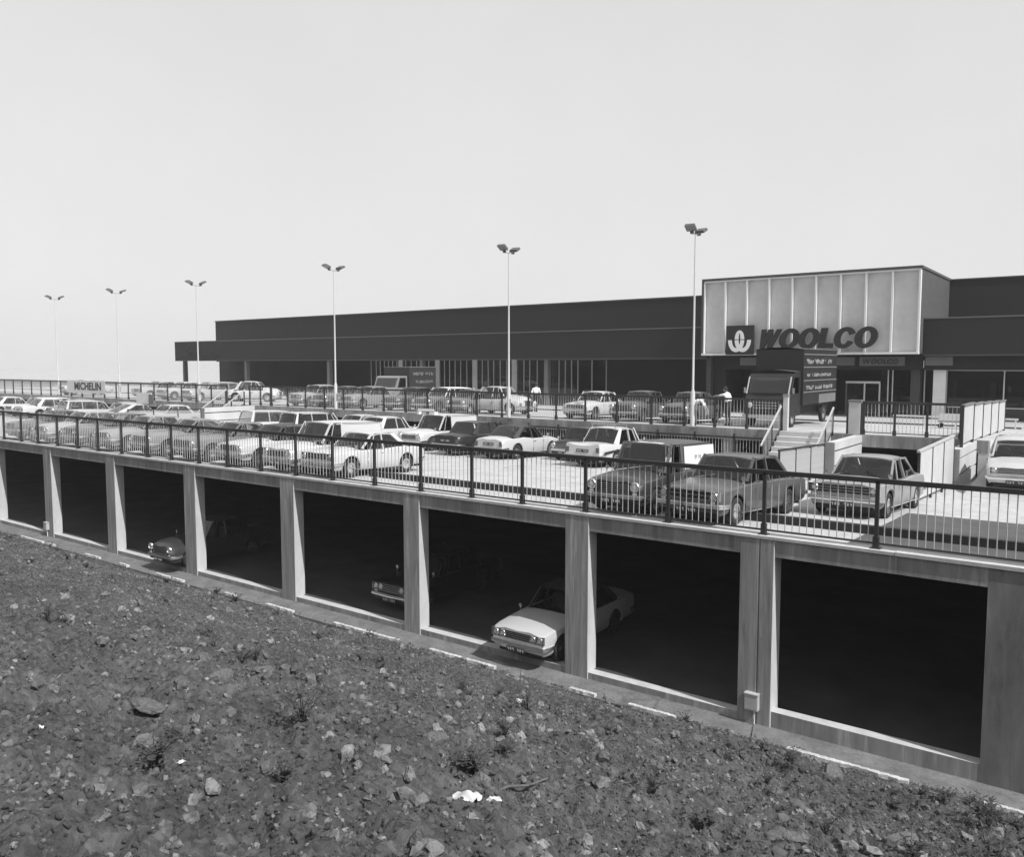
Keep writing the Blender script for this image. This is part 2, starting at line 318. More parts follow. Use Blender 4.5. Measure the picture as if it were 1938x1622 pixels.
# loose crumbs of soil and grit: too many to count, instanced lumps
def crumbs(n, seed):
    r = np.random.default_rng(seed); x = .6 - 30 * r.random(n) ** 1.5; y = 1.0 + 14.1 * r.random(n)
    keep = vn(x * .9, y * .9, 41) + .6 * vn(x * 3.1, y * 3.1, 42) > r.random(n) * .9; x, y = x[keep], y[keep]; n = len(x)
    s = .005 + .015 * r.random(n) ** 2.2; z = bank_z(x, y) + s * .3
    me = bpy.data.meshes.new('crumbs'); me.vertices.add(n); me.vertices.foreach_set('co', np.stack([x, y, z], -1).astype(np.float32).ravel())
    a = me.attributes.new('size', 'FLOAT_VECTOR', 'POINT'); a.data.foreach_set('vector', (s[:, None] * (1 + r.normal(size=(n, 3)) * .25) * np.array([1.2, .95, .75])).astype(np.float32).ravel())
    a = me.attributes.new('turn', 'FLOAT_VECTOR', 'POINT'); a.data.foreach_set('vector', (r.random((n, 3)) * 6.28).astype(np.float32).ravel())
    o = obj('crumbs', me); g = bpy.data.node_groups.new('crumbs', 'GeometryNodeTree'); g.interface.new_socket('Geometry', in_out='INPUT', socket_type='NodeSocketGeometry'); g.interface.new_socket('Geometry', in_out='OUTPUT', socket_type='NodeSocketGeometry')
    N = g.nodes.new; L = g.links.new; gi, go = N('NodeGroupInput'), N('NodeGroupOutput')
    ic = N('GeometryNodeMeshIcoSphere'); ic.inputs['Subdivisions'].default_value = 2
    nz = N('ShaderNodeTexNoise'); nz.inputs['Scale'].default_value = 2.2; sp = N('GeometryNodeSetPosition'); po = N('GeometryNodeInputPosition'); vm = N('ShaderNodeVectorMath'); vm.operation = 'SCALE'; mm = N('ShaderNodeMath'); mm.operation = 'MULTIPLY_ADD'; mm.inputs[1].default_value = 1.6; mm.inputs[2].default_value = .2
    L(nz.outputs[0], mm.inputs[0]); L(po.outputs[0], vm.inputs[0]); L(mm.outputs[0], vm.inputs['Scale']); L(ic.outputs['Mesh'], sp.inputs['Geometry']); L(vm.outputs[0], sp.inputs['Position'])
    sm = N('GeometryNodeSetMaterial'); sm.inputs['Material'].default_value = M['stone']; L(sp.outputs[0], sm.inputs['Geometry'])
    ip = N('GeometryNodeInstanceOnPoints'); L(gi.outputs[0], ip.inputs['Points']); L(sm.outputs[0], ip.inputs['Instance'])
    for nm, sk in (('size', 'Scale'), ('turn', 'Rotation')):
        na = N('GeometryNodeInputNamedAttribute'); na.data_type = 'FLOAT_VECTOR'; na.inputs['Name'].default_value = nm; L(na.outputs[0], ip.inputs[sk])
    L(ip.outputs[0], go.inputs[0]); md = o.modifiers.new('crumbs', 'NODES'); md.node_group = g; me.materials.append(M['stone'])
    return tag(o, 'fine crumbs of soil and grit over the bank', 'rubble', kind='stuff')
crumbs(200000, 8)

# ------------------------------------------------------------------ the car park: front, deck, garage
cp = thing('car_park', 'weathered concrete car park front with open bays under the parking deck', 'car park', (-20, D, ZP))
def CP(name, mb, mats, smooth=None):
    me = mb.mesh(name, mats, smooth); o = obj(name, me, cp); o.matrix_parent_inverse = cp.matrix_basis.inverted(); return o
pill = [(-46.58, -45.95), (-41.38, -40.72), (-36.18, -35.5), (-31.05, -30.4), (-25.8, -25.12), (-20.58, -19.93), (-15.38, -14.8), (-10.22, -9.59)]
def colm(x0, x1, y0, y1):      # weathered face, reveals coloured paler to look sunlit, arrises slightly taken off
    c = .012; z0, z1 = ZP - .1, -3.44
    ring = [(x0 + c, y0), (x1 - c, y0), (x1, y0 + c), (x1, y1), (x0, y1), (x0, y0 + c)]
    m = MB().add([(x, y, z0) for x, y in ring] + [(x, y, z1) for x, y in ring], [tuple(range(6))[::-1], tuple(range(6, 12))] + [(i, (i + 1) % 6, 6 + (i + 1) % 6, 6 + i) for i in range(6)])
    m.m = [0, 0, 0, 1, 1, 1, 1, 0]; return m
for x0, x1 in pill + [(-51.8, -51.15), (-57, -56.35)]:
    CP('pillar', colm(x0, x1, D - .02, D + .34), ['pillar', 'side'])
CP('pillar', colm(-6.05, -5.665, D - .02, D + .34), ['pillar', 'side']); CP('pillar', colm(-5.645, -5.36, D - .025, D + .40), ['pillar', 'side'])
edges = sorted([p for p in pill] + [(-51.8, -51.15), (-57, -56.35), (-6.05, -5.36)])
for k, (a, b) in enumerate(edges):
    x0 = a - .0; nx = edges[k + 1][0] if k + 1 < len(edges) else -1.72
    if k == 0: CP('edge_beam', B(-75, a, D, D + .3, -3.77, -3.43), 'facade')
    CP('edge_beam', B(b + .0, nx, D, D + .3, -3.77, -3.43), 'facade')
    sb0 = B(b, nx, D + .0, D + .26, ZP - .1, ZF + (.17 if k == len(edges) - 1 else .0)); sb0.m = [0, 1, 0, 0, 0, 0]; CP('sill', sb0, ['facade', 'coping'])
CP('end_wall', B(-1.72, 9, D - .005, D + .45, ZP - .1, -3.43), 'endwall')
for x0, x1, dz in ((-75, -30, 0), (-30, -9.7, .004), (-9.69, -3.2, -.002), (-3.19, 9, .006)):
    CP('coping', B(x0, x1, D - .035, D + .33, -3.43, ZD + dz), 'coping')
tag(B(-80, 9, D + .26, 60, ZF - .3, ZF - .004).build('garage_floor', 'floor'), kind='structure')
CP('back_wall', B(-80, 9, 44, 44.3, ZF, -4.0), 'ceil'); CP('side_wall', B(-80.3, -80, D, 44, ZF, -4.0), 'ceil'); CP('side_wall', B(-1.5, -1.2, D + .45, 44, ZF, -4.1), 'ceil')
for x0, x1 in pill: CP('interior_column', B(x0 + .1, x1 - .1, 29.5, 29.95, ZF, zd(29.5) - .3), 'ceil')
def sloped(x0, x1, y0, y1, zf, th, gap=0.):
    return MB().add([(x0, y0, zf(y0) - th), (x1, y0, zf(y0) - th), (x1, y1, zf(y1) - th), (x0, y1, zf(y1) - th), (x0, y0, zf(y0)), (x1, y0, zf(y0)), (x1, y1, zf(y1)), (x0, y1, zf(y1))],
                    [(0, 3, 2, 1), (4, 5, 6, 7), (0, 1, 5, 4), (1, 2, 6, 5), (2, 3, 7, 6), (3, 0, 4, 7)])
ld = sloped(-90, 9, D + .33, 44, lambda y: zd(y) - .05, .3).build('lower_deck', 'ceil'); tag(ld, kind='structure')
tx = [-90 + 3.3 * k for k in range(31)]; ty = [D + .34, 18.2, 20.9, 23.6, 26.3, 29.0, 31.7, 34.5]
for a, b in zip(tx[:-1], tx[1:]):
    for c, d_ in zip(ty[:-1], ty[1:]):
        sloped(a + .006, b - .006, c + .006, d_ - .006, lambda y: zd(y) - .03 + random.uniform(-.001, .001), .02).build('slab', 'deck', ld)
tag(sloped(-4.15, 9, D + .36, 21.8, lambda y: zd(y) - .024, .004).build('asphalt_lane', 'asphalt'), kind='structure')
for x0, x1, lb in ((-18.7, -10.6, 'low dark kerb beam across the empty bays behind the guard railing'), (-6.75, 9, 'low dark kerb beam in front of the mid-grey saloon')):
    tag(sloped(x0, x1, 17.72, 17.9, lambda y: zd(y) + .145, .2).build('kerb_beam', 'kerb'), lb, 'kerb', 'kerb beams on the lower deck')
# upper deck
ud = sloped(-120, -3.75, E2, 52.5, zu, .12).build('upper_deck', 'deck2'); tag(ud, kind='structure')
tag(MB().add([(-3.7, 27, zd(27) - .025), (14, 27, zd(27) - .025), (14, 40, zu(40)), (-3.7, 40, zu(40)), (-3.7, 27, -5), (14, 27, -5), (14, 40, -5), (-3.7, 40, -5)],
             [(0, 1, 2, 3), (0, 4, 5, 1), (1, 5, 6, 2), (2, 6, 7, 3), (3, 7, 4, 0), (4, 7, 6, 5)]).build('ramp', 'deck2'), kind='structure')
tag(B(-3.7, 60, 40, 70, -4.5, zu(44)).build('pavement', 'deck2'), kind='structure')
tag(B(-120, -3.75, 52.5, 95, -4.5, zu(52)).build('shop_pavement', 'deck2'), kind='structure')
db = thing('deck_front', 'concrete edge beam and columns carrying the upper parking deck', 'concrete beam', (-30, E2, zd(E2)))
def DB(name, mb, mats):
    o = obj(name, mb.mesh(name, mats), db); o.matrix_parent_inverse = db.matrix_basis.inverted(); return o
for k in range(20):
    x1 = -3.8 - k * 5.8; DB('edge_beam', B(x1 - 5.79, x1, E2 - .06, E2 + .3, ZU - .46, ZU - .004), 'facade')
for k in range(16): DB('column', B(-13.6 - k * 7.2, -13.1 - k * 7.2, E2 + .02, E2 + .42, -4.6, ZU - .46), 'pillar')
DB('back_wall', B(-120, -3.75, 43.7, 44, -5, ZU - .2), 'ceil')

# ------------------------------------------------------------------ railings
bar_me = {}
def bar_mesh(h, rad=.010):
    k = (round(h, 2), rad)
    if k not in bar_me: bar_me[k] = MB().tube([(0, 0, 0), (0, 0, h)], rad, 6, cap=False).mesh('bar', 'bar', 60)
    return bar_me[k]
post_me = MB().box(-.034, .034, -.03, .03, 0, 1.24).box(-.052, .052, -.045, .045, 0, .22).box(-.09, .09, -.08, .08, 0, .018).mesh('post', 'steel')
post_s = MB().box(-.04, .04, -.03, .03, 0, 1.22).box(-.06, .06, -.045, .045, 0, .2).mesh('post', 'steel')
def railing(label, xs, y, z, h, nb=10, group='guard railings of the parking decks', pm=post_me, rad=.010, bars=True):
    t = thing('guard_railing', label, 'railing', (xs[0], y, z), group=group)
    L = xs[-1] - xs[0]
    for x in xs: obj('post', pm, t, (x - xs[0], 0, 0))
    B(-.05, L + .05, -.03, .03, h - .09, h).build('top_rail', 'steel', t)
    for a, b in zip(xs[:-1], xs[1:]):
        nb = round((b - a) / .138) - 1
        a -= xs[0]; b -= xs[0]
        p = B(a + .05, b - .05, -.018, .018, .075, .11).build('bottom_rail', 'steel', t)
        if bars:
            me = bar_mesh(h - .2, rad)
            for k in range(nb):
                x = a + (b - a) * (k + 1) / (nb + 1); obj('bar', me, t, (x, 0, .11))
    return t
near = [-41.95, -40.2, -38.47, -36.9, -35.17, -33.45, -31.85, -30.1, -28.3, -26.75, -25.08, -23.45, -21.7, -20.0, -18.35, -16.62, -14.88, -13.13, -11.56, -9.78, -7.72, -5.64, -3.55, -.95, 1.1]
railing('long dark-posted guard railing along the near edge of the lower deck', near, 15.95, ZD, 1.29, nb=9)
upx = [-44.01, -42.4, -40.68, -38.92, -37.22, -35.6, -33.87, -32.15, -30.5, -28.8, -27.06, -25.4, -23.75, -22.1, -20.45, -18.75, -17, -15.4, -14.0, -12.6, -11.15]
railing('guard railing along the upper deck between the two stairs', upx, E2 + .08, ZU, 1.28, nb=10, pm=post_s)
railing('guard railing along the upper deck beside the tyre banner', [-85.1 + 1.815 * k for k in range(21)], E2 + .08, ZU, 1.28, nb=10, pm=post_s)
railing('short guard railing over the underpass next to the pale panels', [-8.0, -6.9, -5.8, -4.7], E2 + .08, ZU, 1.28, nb=7, pm=post_s)
railing('dark barred railing in the gap under the upper deck beam', [-30.5 + 1.75 * k for k in range(12)], E2 - .25, zd(E2) - .03, 1.1, nb=9, pm=post_s, group='low railing')

# ------------------------------------------------------------------ stairs and underpass walls (two alike, one by the lorry, one far along the deck)
def stairs(dx, where, full=True):
    st = thing('concrete_steps', 'pale concrete steps climbing to the upper deck ' + where, 'steps', (-10.1 + dx, 31.6, zd(31.6)), group='steps to the upper deck')
    n = 7; y0 = 31.1; z0 = zd(31.1); run = (E2 - y0) / n; rise = (ZU - z0) / n
    for k in range(n):
        B(-1.0, .95, y0 + k * run - 31.6, E2 - .07 - 31.6, k * rise + z0 - zd(31.6) + (.0 if k else -.1), (k + 1) * rise + z0 - zd(31.6)).build('step', 'wall', st)
    for sx in (-1.05, 1.0):
        t = thing('stair_railing', ('sloping barred railing on the outer side of the steps ' if sx < 0 else 'sloping barred railing on the inner side of the steps ') + where, 'railing', (-10.1 + dx + sx, 31.1, z0), group='stair railings')
        hz = ZU - z0; ly = E2 - 31.1
        MB().bar((0, -.1, .86), (0, ly, hz + 1.0), .05, .07).build('top_rail', 'bar', t)
        MB().bar((0, .0, .1), (0, ly, hz + .15), .03, .04).build('bottom_rail', 'steel', t)
        for f in (.05, .5, .97): B(-.03, .03, ly * f - .03, ly * f + .03, hz * f - .05, hz * f + .92).build('post', 'steel', t)
        for k in range(14):
            f = (k + .7) / 14.6; obj('bar', bar_mesh(.84), t, (0, ly * f, hz * f + .11))
    # side walls of the underpass with two grooves, lit from the +X side
    for x0, yb, nm in ((-8.3, 29.5, 'next to the steps'), (-4.45, 29.5, 'below the pale panels'))[:2 if full else 1]:
        wl = thing('underpass_wall', 'white concrete wall with two long slots ' + nm + ' ' + where, 'wall', (x0 + dx, yb, zd(yb)), group='underpass walls')
        h = ZU - .02 - zd(yb); L = E2 - .07 - yb
        for (za, zb) in ((-.1, h - .86), (h - .80, h - .34), (h - .28, h)): B(.02, .3, .003, L, za, zb).build('wall_band', 'wall', wl)
        B(.0, .24, .006, L - .003, -.1, h - .005).build('wall_core', 'slot', wl)
        B(-.03, .29, -.05, .002, -.1, h - .01).build('wall_end', 'wallend', wl)  # end face coloured grey for shade, same wall as the white sides
        B(.3, .303, 0.2, .7, -.1, h - 1.0).build('wall_patch', 'wall', wl)
    # fence with thin bars along the open well
    fz = lambda y: zd(y)
    f = thing('well_fence', 'pale close-barred fence guarding the stair well ' + where, 'fence', (-8.35 + dx, 24.8, zd(24.8)), group='well fences')
    for k in range(4): B(-.025, .025, k * 1.55 - .03, k * 1.55 + .03, -.1 - .06 * k, 1.1 - .06 * k).build('post', 'steel', f)
    MB().bar((0, -.05, 1.12), (0, 4.7, .94), .06, .06).build('top_rail', 'steel', f)
    for k in range(90):
        if k % 30: obj('bar', bar_mesh(.98, .014), f, (.0, k * 4.65 / 90, .08 - SD * k * 4.65 / 90))
    if not full: return
    f = thing('well_fence', 'pale solid-panelled fence with a sloping top rail ' + where, 'fence', (-4.35 + dx, 24.0, zd(24.0)), group='well fences')
    pts = [(0, 1.38), (1.8, 1.38), (3.6, 1.39), (5.45, 1.42)]
    for (ya, ha), (yb, hb) in zip(pts[:-1], pts[1:]):
        MB().prism([(0, ya + .04, .1 - SD * ya), (0, yb - .04, .1 - SD * yb), (0, yb - .04, hb - .05), (0, ya + .04, ha - .05)], (.03, 0, 0)).build('panel', 'mesh', f)
    for (ya, ha) in pts: B(-.02, .045, ya - .035, ya + .035, -.3, ha - .02).build('post', 'steel', f)
    MB().bar((.01, -.1, 1.38), (.01, 5.5, 1.42), .08, .06).build('top_rail', 'bar', f)
    # tall pale panels along the well on the upper deck, facing the sun
    f = thing('panel_screen', 'row of five tall pale panels in a dark frame ' + where, 'screen', (-4.25 + dx, 30.2, zu(30.2)), group='panel screens')
    for k in range(5):
        y0_, y1_ = k * 2.3, k * 2.3 + 2.3; zz = -SU * y0_ - (.0 if k == 0 else 0)
        B(0, .05, y0_ + .06, y1_ - .06, zz + .02, zz + 1.24).build('panel', 'mesh', f)
        B(-.02, .07, y0_ - .05, y0_ + .05, zz - .1, zz + 1.27).build('post', 'steel', f)
        B(-.03, .09, y0_, y1_ - .0, zz + 1.245, zz + 1.30).build('cap', 'cap', f)
    B(-.02, .07, 11.45, 11.55, -.4, .98).build('post', 'steel', f)
    p = thing('screen_post', 'single pale upright panel with a grey cap ' + where, 'post', (-8.32 + dx, E2 + .02, ZU), group='pale upright panels')
    B(-.21, .21, -.05, .25, 0, 1.24).build('panel', 'mesh', p); B(-.24, .24, -.08, .28, 1.24, 1.32).build('cap', 'cap', p); B(-.30, -.21, .0, .08, -.0, 1.2).build('post', 'steel', p); B(.21, .30, .0, .08, -.0, 1.2).build('post', 'steel', p)
    p = thing('screen_post', 'narrow light post at the head of the steps ' + where, 'post', (-10.98 + dx, E2 + .1, ZU), group='light stair-head posts')
    B(-.09, .09, -.09, .09, 0, 1.38).build('shaft', 'lamp', p); B(-.11, .11, -.11, .11, 1.38, 1.48).build('cap', 'metal', p)
stairs(0, 'beside the box lorry'); stairs(-37.6, 'far along the deck', False)
railing('short guard railing just past the far steps', [-46.3, -45.15, -44.1], E2 + .08, ZU, 1.28, nb=7, pm=post_s)
tag(MB().prism([(-4.1, E2 - .05, -5), (-4.1, 44, -5), (-4.1, 44, zu(44) - .01), (-4.1, E2 - .05, ZU - .01)], (.36, 0, 0)).build('ramp_side_wall', 'wall'), 'white retaining wall between the upper deck and the ramp', 'wall')

# ------------------------------------------------------------------ cars
def lerp(tab, t):
    if t <= tab[0][0]: return tab[0][1]
    for (a, va), (b, vb) in zip(tab[:-1], tab[1:]):
        if t <= b:
            f = (t - a) / (b - a); return va + (vb - va) * f
    return tab[-1][1]
def slab(mb, q, th, mi=0):
    q = [Vector(p) for p in q]; n = (q[1] - q[0]).cross(q[-1] - q[0]).normalized() * th
    return mb.prism(q, n, mi)
# t runs from the tail (0) to the nose (1); heights in metres; gA..gD = windscreen foot, roof front, roof back, rear window foot
BASE = dict(L=4.27, W=1.64, H=1.40, wb=2.5, fo=.72, r=.295, sill=.22, crown=.035,
            top=[(0, .80), (.06, .86), (.27, .89), (.36, .90), (.68, .90), (.74, .88), (.95, .80), (1, .74)],
            plan=[(0, .88), (.05, .95), (.2, .99), (.5, 1), (.8, .99), (.95, .95), (1, .90)],
            g=(.69, .585, .33, .215), gw=.86, rw=.74, pil=(.49,), rear='glass', lamps=2, hx=.58, hz=.64, hr=.085, grille=(.46, .56, .72), gbars=4, fin=0., round=0., rake=.06, tail=.62, cpw=.10)
MODELS = {
 'saloon': {}, 
 'boxy': dict(L=4.33, W=1.66, H=1.42, top=[(0, .82), (.05, .88), (.28, .90), (.68, .90), (.74, .89), (.96, .84), (1, .78)], lamps=4, hx=.58, hr=.075, grille=(.72, .55, .74), g=(.70, .605, .32, .22)),
 'coke': dict(L=4.1, W=1.60, H=1.36, wb=2.44, top=[(0, .79), (.05, .85), (.2, .89), (.34, .92), (.5, .86), (.7, .87), (.95, .80), (1, .74)], g=(.70, .575, .34, .18), rw=.72, hx=.56, hz=.655, hr=.07, grille=(.67, .57, .74), gbars=3, cpw=.13),
 'hunter': dict(L=4.42, W=1.68, H=1.43, wb=2.6, fo=.7, g=(.70, .60, .33, .17), hx=.60, hr=.09, grille=(.74, .56, .74), gbars=2, cpw=.10),
 'viva': dict(L=4.25, W=1.70, H=1.38, wb=2.5, fo=.76, top=[(0, .80), (.05, .87), (.2, .91), (.34, .92), (.5, .88), (.7, .88), (.95, .83), (1, .79)], g=(.70, .58, .33, .17), rw=.73, hx=.66, hz=.67, hr=.075, grille=(.80, .57, .76), gbars=3, cpw=.12),
 'fast': dict(L=4.35, W=1.65, H=1.37, g=(.66, .53, .34, .10), rw=.70, cpw=.17, top=[(0, .78), (.08, .86), (.3, .90), (.66, .89), (.94, .81), (1, .74)]),
 'finned': dict(L=4.5, W=1.70, H=1.47, wb=2.65, fin=.13, top=[(0, .80), (.08, .84), (.27, .88), (.68, .92), (.74, .91), (.96, .86), (1, .80)], g=(.69, .60, .35, .24), rw=.76, tail=.66),
 'mini': dict(L=3.06, W=1.41, H=1.35, wb=2.03, fo=.54, r=.25, sill=.2, top=[(0, .74), (.05, .80), (.2, .82), (.66, .84), (.74, .83), (.95, .78), (1, .70)], g=(.74, .63, .17, .05), gw=.90, rw=.78, pil=(.43,), hx=.54, hz=.62, hr=.085, grille=(.40, .5, .68), plan=[(0, .90), (.07, .98), (.5, 1), (.93, .98), (1, .92)], crown=.05),
 'minor': dict(L=3.9, W=1.58, H=1.54, wb=2.35, fo=.78, r=.31, top=[(0, .62), (.05, .76), (.18, .90), (.3, .97), (.66, .98), (.73, .97), (.93, .88), (1, .70)], crown=.12, g=(.69, .59, .28, .17), rw=.68, round=1., hx=.6, hz=.66, grille=(.36, .48, .78), plan=[(0, .70), (.06, .88), (.2, .98), (.5, .98), (.8, 1), (.93, .93), (1, .74)]),
 'estate': dict(L=4.3, W=1.63, H=1.44, g=(.69, .585, .06, .02), pil=(.49, .26), rw=.77, cpw=.035, top=[(0, .84), (.05, .89), (.3, .90), (.68, .90), (.95, .81), (1, .75)]),
 'van': dict(L=4.1, W=1.60, H=1.62, g=(.70, .60, .05, .02), pil=(.50,), rear='panel', rw=.82, gw=.90, cpw=.03, top=[(0, .86), (.05, .9), (.3, .92), (.68, .92), (.95, .82), (1, .74)], crown=.06, hx=.56, hz=.66, hr=.1, grille=(.42, .52, .70)),
 'bus': dict(L=4.4, W=1.72, H=1.98, fo=.75, g=(.90, .83, .03, .01), pil=(.70, .42), rear='glass', rw=.86, gw=.93, cpw=.03, top=[(0, 1.0), (.05, 1.02), (.88, 1.02), (.95, .98), (1, .86)], hx=.58, hz=.66, grille=(.55, .5, .66), plan=[(0, .95), (.04, .99), (.95, .99), (1, .95)]),
 'wedge': dict(L=4.45, W=1.68, H=1.40, lamps=4, hx=.61, hz=.635, hr=.075, grille=(.74, .55, .725), top=[(0, .82), (.05, .88), (.3, .90), (.68, .90), (.74, .885), (.93, .83), (.985, .79), (1, .76)], g=(.68, .57, .33, .19), rake=.02),
 'chrome': dict(L=4.25, W=1.6, H=1.48, top=[(0, .72), (.08, .84), (.28, .90), (.68, .94), (.74, .93), (.95, .86), (1, .76)], crown=.07, g=(.68, .59, .34, .22), rw=.72, round=.5, hx=.58, hz=.70, hr=.1, grille=(.36, .52, .76), fin=.05),
}
tyre_me = {}; CARM = {}
def wheel_meshes(r):
    if r not in tyre_me:
        tyre = MB().lathe([(-.07, r * .62), (-.085, r * .72), (-.085, r * .9), (-.06, r), (.06, r), (.085, r * .9), (.085, r * .72), (.06, r * .62), (.05, r * .55), (-.05, r * .55)], 20).mesh('tyre', 'tyre', 40)
        hub = MB().lathe([(.045, r * .62), (.06, r * .60), (.055, r * .45), (.07, r * .30), (.082, .0001)], 18).mesh('hub_cap', 'chrome', 50)
        tyre_me[r] = (tyre, hub)
    return tyre_me[r]
def car_model(key):
    if key in CARM: return CARM[key]
    c = dict(BASE); c.update(MODELS[key]); L, W, H, r = c['L'], c['W'], c['H'], c['r']; hw = W / 2
    Y = lambda t: (t - .5) * L
    yf = L / 2 - c['fo']; yr = yf - c['wb']; ra = r + .065
    st = set(round(-L / 2 + L * k / 30, 4) for k in range(31)) | {-L / 2 + .03, -L / 2 + .09, L / 2 - .03, L / 2 - .09}
    for yw in (yf, yr):
        st = {y for y in st if abs(y - yw) > ra + .01}
        for k in range(11): st.add(yw - ra * math.cos(PI * k / 10))
        st |= {yw - ra - .004, yw + ra + .004}
    st = sorted(y for y in st if -L / 2 <= y <= L / 2)
    gA, gB, gC, gD = [Y(t) for t in c['g']]
    P = []
    for y in st:
        t = y / L + .5; w = hw * lerp(c['plan'], t); zt = lerp(c['top'], t); 
        endf = max(0, 1 - min(y + L / 2, L / 2 - y) / .10)
        zs = zt - .045 - .02 * c['round'] * 4 + c['fin'] * max(0, 1 - t / .30)
        w *= 1 - .03 * endf ** 2
        zb = c['sill'] + .06 * endf + .03 * (t < .15) + .02 * (t > .9)
        for yw in (yf, yr):
            d = abs(y - yw)
            if d < ra: zb = max(zb, r + math.sqrt(max(ra * ra - d * d, 0)))
        mid = max(zb + .03, .50); z3 = max(zs - .13, mid + .02)
        rs = c['round']
        cab = gD - .02 < y < gA + .02
        top6 = zt + c['crown'] * (1 - endf); 
        if cab: top6 = zt - .03
        row = [(w * (.90 if zb < .4 else .965), zb), (w * (.972 if zb < .4 else .985), zb + min(.07, (mid - zb) * .6)), (w, mid), (w * (.992 - .02 * rs), z3), (w * (.965 - .05 * rs), zs - .02), (w * (.93 - .07 * rs), zs), (w * (.86 - .1 * rs), (zs if c['fin'] and t < .3 else zs + .012) if not cab else zs - .005), (w * (.5 if not cab else .8), zt + c['crown'] * .7 if not cab else .5), (0, top6 if not cab else .5)]
        P.append([(x, y, z) for x, z in row] + [(-x, y, z) for x, z in row[-2::-1]])
    b = MB(); b.grid(P)
    nv_ = len(P[0]); k = 0
    for i_ in range(len(P) - 1):
        ym = (st[i_] + st[i_ + 1]) / 2
        for j in range(nv_ - 1):
            if gD < ym < gA and 5 < j < 10: b.m[k] = 1
            k += 1
    b.f.append(tuple(range(nv_))); b.m.append(0); b.f.append(tuple((len(P) - 1) * nv_ + j for j in range(nv_))); b.m.append(0)
    body = b.mesh('body', ['paint', 'dark'], 38)
    und = MB().box(-hw * .74, hw * .74, -L / 2 + .12, L / 2 - .12, .17, .66).mesh('underbody', 'black')
    parts = [('body', body, None), ('underbody', und, None)]
    # roof and pillars
    zA = lerp(c['top'], c['g'][0]) + c['crown'] * .4; zD = lerp(c['top'], c['g'][3]) + c['crown'] * .3
    wr = hw * c['rw']; wA = hw * c['gw'] * .94; wD = hw * c['gw'] * .92; wbelt = hw * (c['gw'] + .045); zr = H - .065
    zbelt = lambda y: lerp(c['top'], y / L + .5) - .03
    rf = MB(); N = 9; K = 8
    def roofp(u, v, dz=0.):
        y = gC + (gB - gC) * v; ww = wr * (1 - .05 * (abs(v - .5) * 2) ** 3)
        e = max(abs(u) ** 3 * .055, 0) + (.045 + .03 * c['round']) * abs(2 * v - 1) ** 3
        return (u * ww, y + .05 * (1 - u * u) * (1 if v > .5 else -1) * abs(2 * v - 1), H - e + dz)
    rf.grid([[roofp(-1 + 2 * j / K, i_ / N) for j in range(K + 1)] for i_ in range(N + 1)])
    rim = [roofp(-1 + 2 * j / K, 0) for j in range(K + 1)] + [roofp(1, i_ / N) for i_ in range(1, N + 1)] + [roofp(1 - 2 * j / K, 1) for j in range(1, K + 1)] + [roofp(-1, 1 - i_ / N) for i_ in range(1, N)]
    rf.grid([rim + rim[:1], [(x * 1.015, y, z - .03) for x, y, z in rim + rim[:1]]])
    rf.grid([[(x * 1.015, y, z - .03) for x, y, z in rim + rim[:1]], [(x * .9, y * .98 + .02 * (gB + gC) / 2, z - .02) for x, y, z in rim + rim[:1]]])
    wins = []; trims = []
    cp_ = c['cpw'] * L
    for s in (-1, 1):
        rf.bar((s * wA, gA - .02, zA - .03), (s * wr * .97, gB - .01, zr + .02), .05, .055)
        fy0, fy1 = gA - .14, gB - .07                                   # front of side glass: foot, head
        ry0, ry1 = (gD + cp_ * .55, gC + cp_ * .35) if c['rear'] == 'glass' and cp_ > .2 else (gD + .10, gC + .07)
        ys0 = [fy0] + [Y(p) for p in c['pil']] + [ry0]; ys1 = [fy1] + [Y(p) - .02 for p in c['pil']] + [ry1]
        wt = wr * .985
        for p0, p1 in zip(ys0[1:-1], ys1[1:-1]):
            rf.bar((s * wbelt, p0, zbelt(p0) - .01), (s * wt, p1, zr + .02), .03, .055)
        # quarter panel
        q = [(s * wbelt, ry0, zbelt(ry0) - .02), (s * wt, ry1, zr + .015), (s * wr * .97, gC - .02, zr + .01), (s * wD, gD, zD - .03)]
        slab(rf, q, .03)
        for k in range(len(ys0) - 1):
            a0, a1, b0, b1 = ys0[k] - .03, ys1[k] - .03, ys0[k + 1] + .03, ys1[k + 1] + .03
            if k == len(ys0) - 2: b0 += -.03; b1 += -.03
            q = [(s * (wbelt - .012), a0, zbelt(a0)), (s * (wt - .008), a1, zr + .01), (s * (wt - .008), b1, zr + .01), (s * (wbelt - .012), b0, zbelt(b0))]
            if c['rear'] == 'panel' and k >= 1: slab(rf, q, .02)
            else: wins.append(slab(MB(), q, .006).mesh('side_window', 'glass'))
            trm = MB().bar((s * (wt + .012), a1, zr + .012), (s * (wt + .012), b1, zr + .012), .014, .016).bar((s * (wbelt + .008), a0, zbelt(a0) + .004), (s * (wbelt + .008), b0, zbelt(b0) + .004), .014, .016)
            trims.append(trm.mesh('window_trim', 'chrome'))
            if k == 0:   # quarter-light bar
                f = .22; pa = Vector(q[0]).lerp(Vector(q[3]), f); pb = Vector(q[1]).lerp(Vector(q[2]), f * .55)
                rf.bar(pa, pb, .014, .02)
    parts.append(('roof', rf.mesh('roof', 'matte' if False else 'paint', 38), 'roof'))
    def screen(y0, z0, w0, y1, z1, w1, bow, nm):
        g = []
        for i_ in range(5):
            v = i_ / 4; g.append([(u * (w0 + (w1 - w0) * v), y0 + (y1 - y0) * v + bow * (1 - u * u), z0 + (z1 - z0) * v) for u in [-1 + j / 4 for j in range(9)]])
        return MB().grid(g).mesh(nm, 'glass', 60)
    parts.append(('windscreen', screen(gA, zA - .02, wA * .97, gB + .015, zr + .02, wr * .95, .07, 'windscreen'), None))
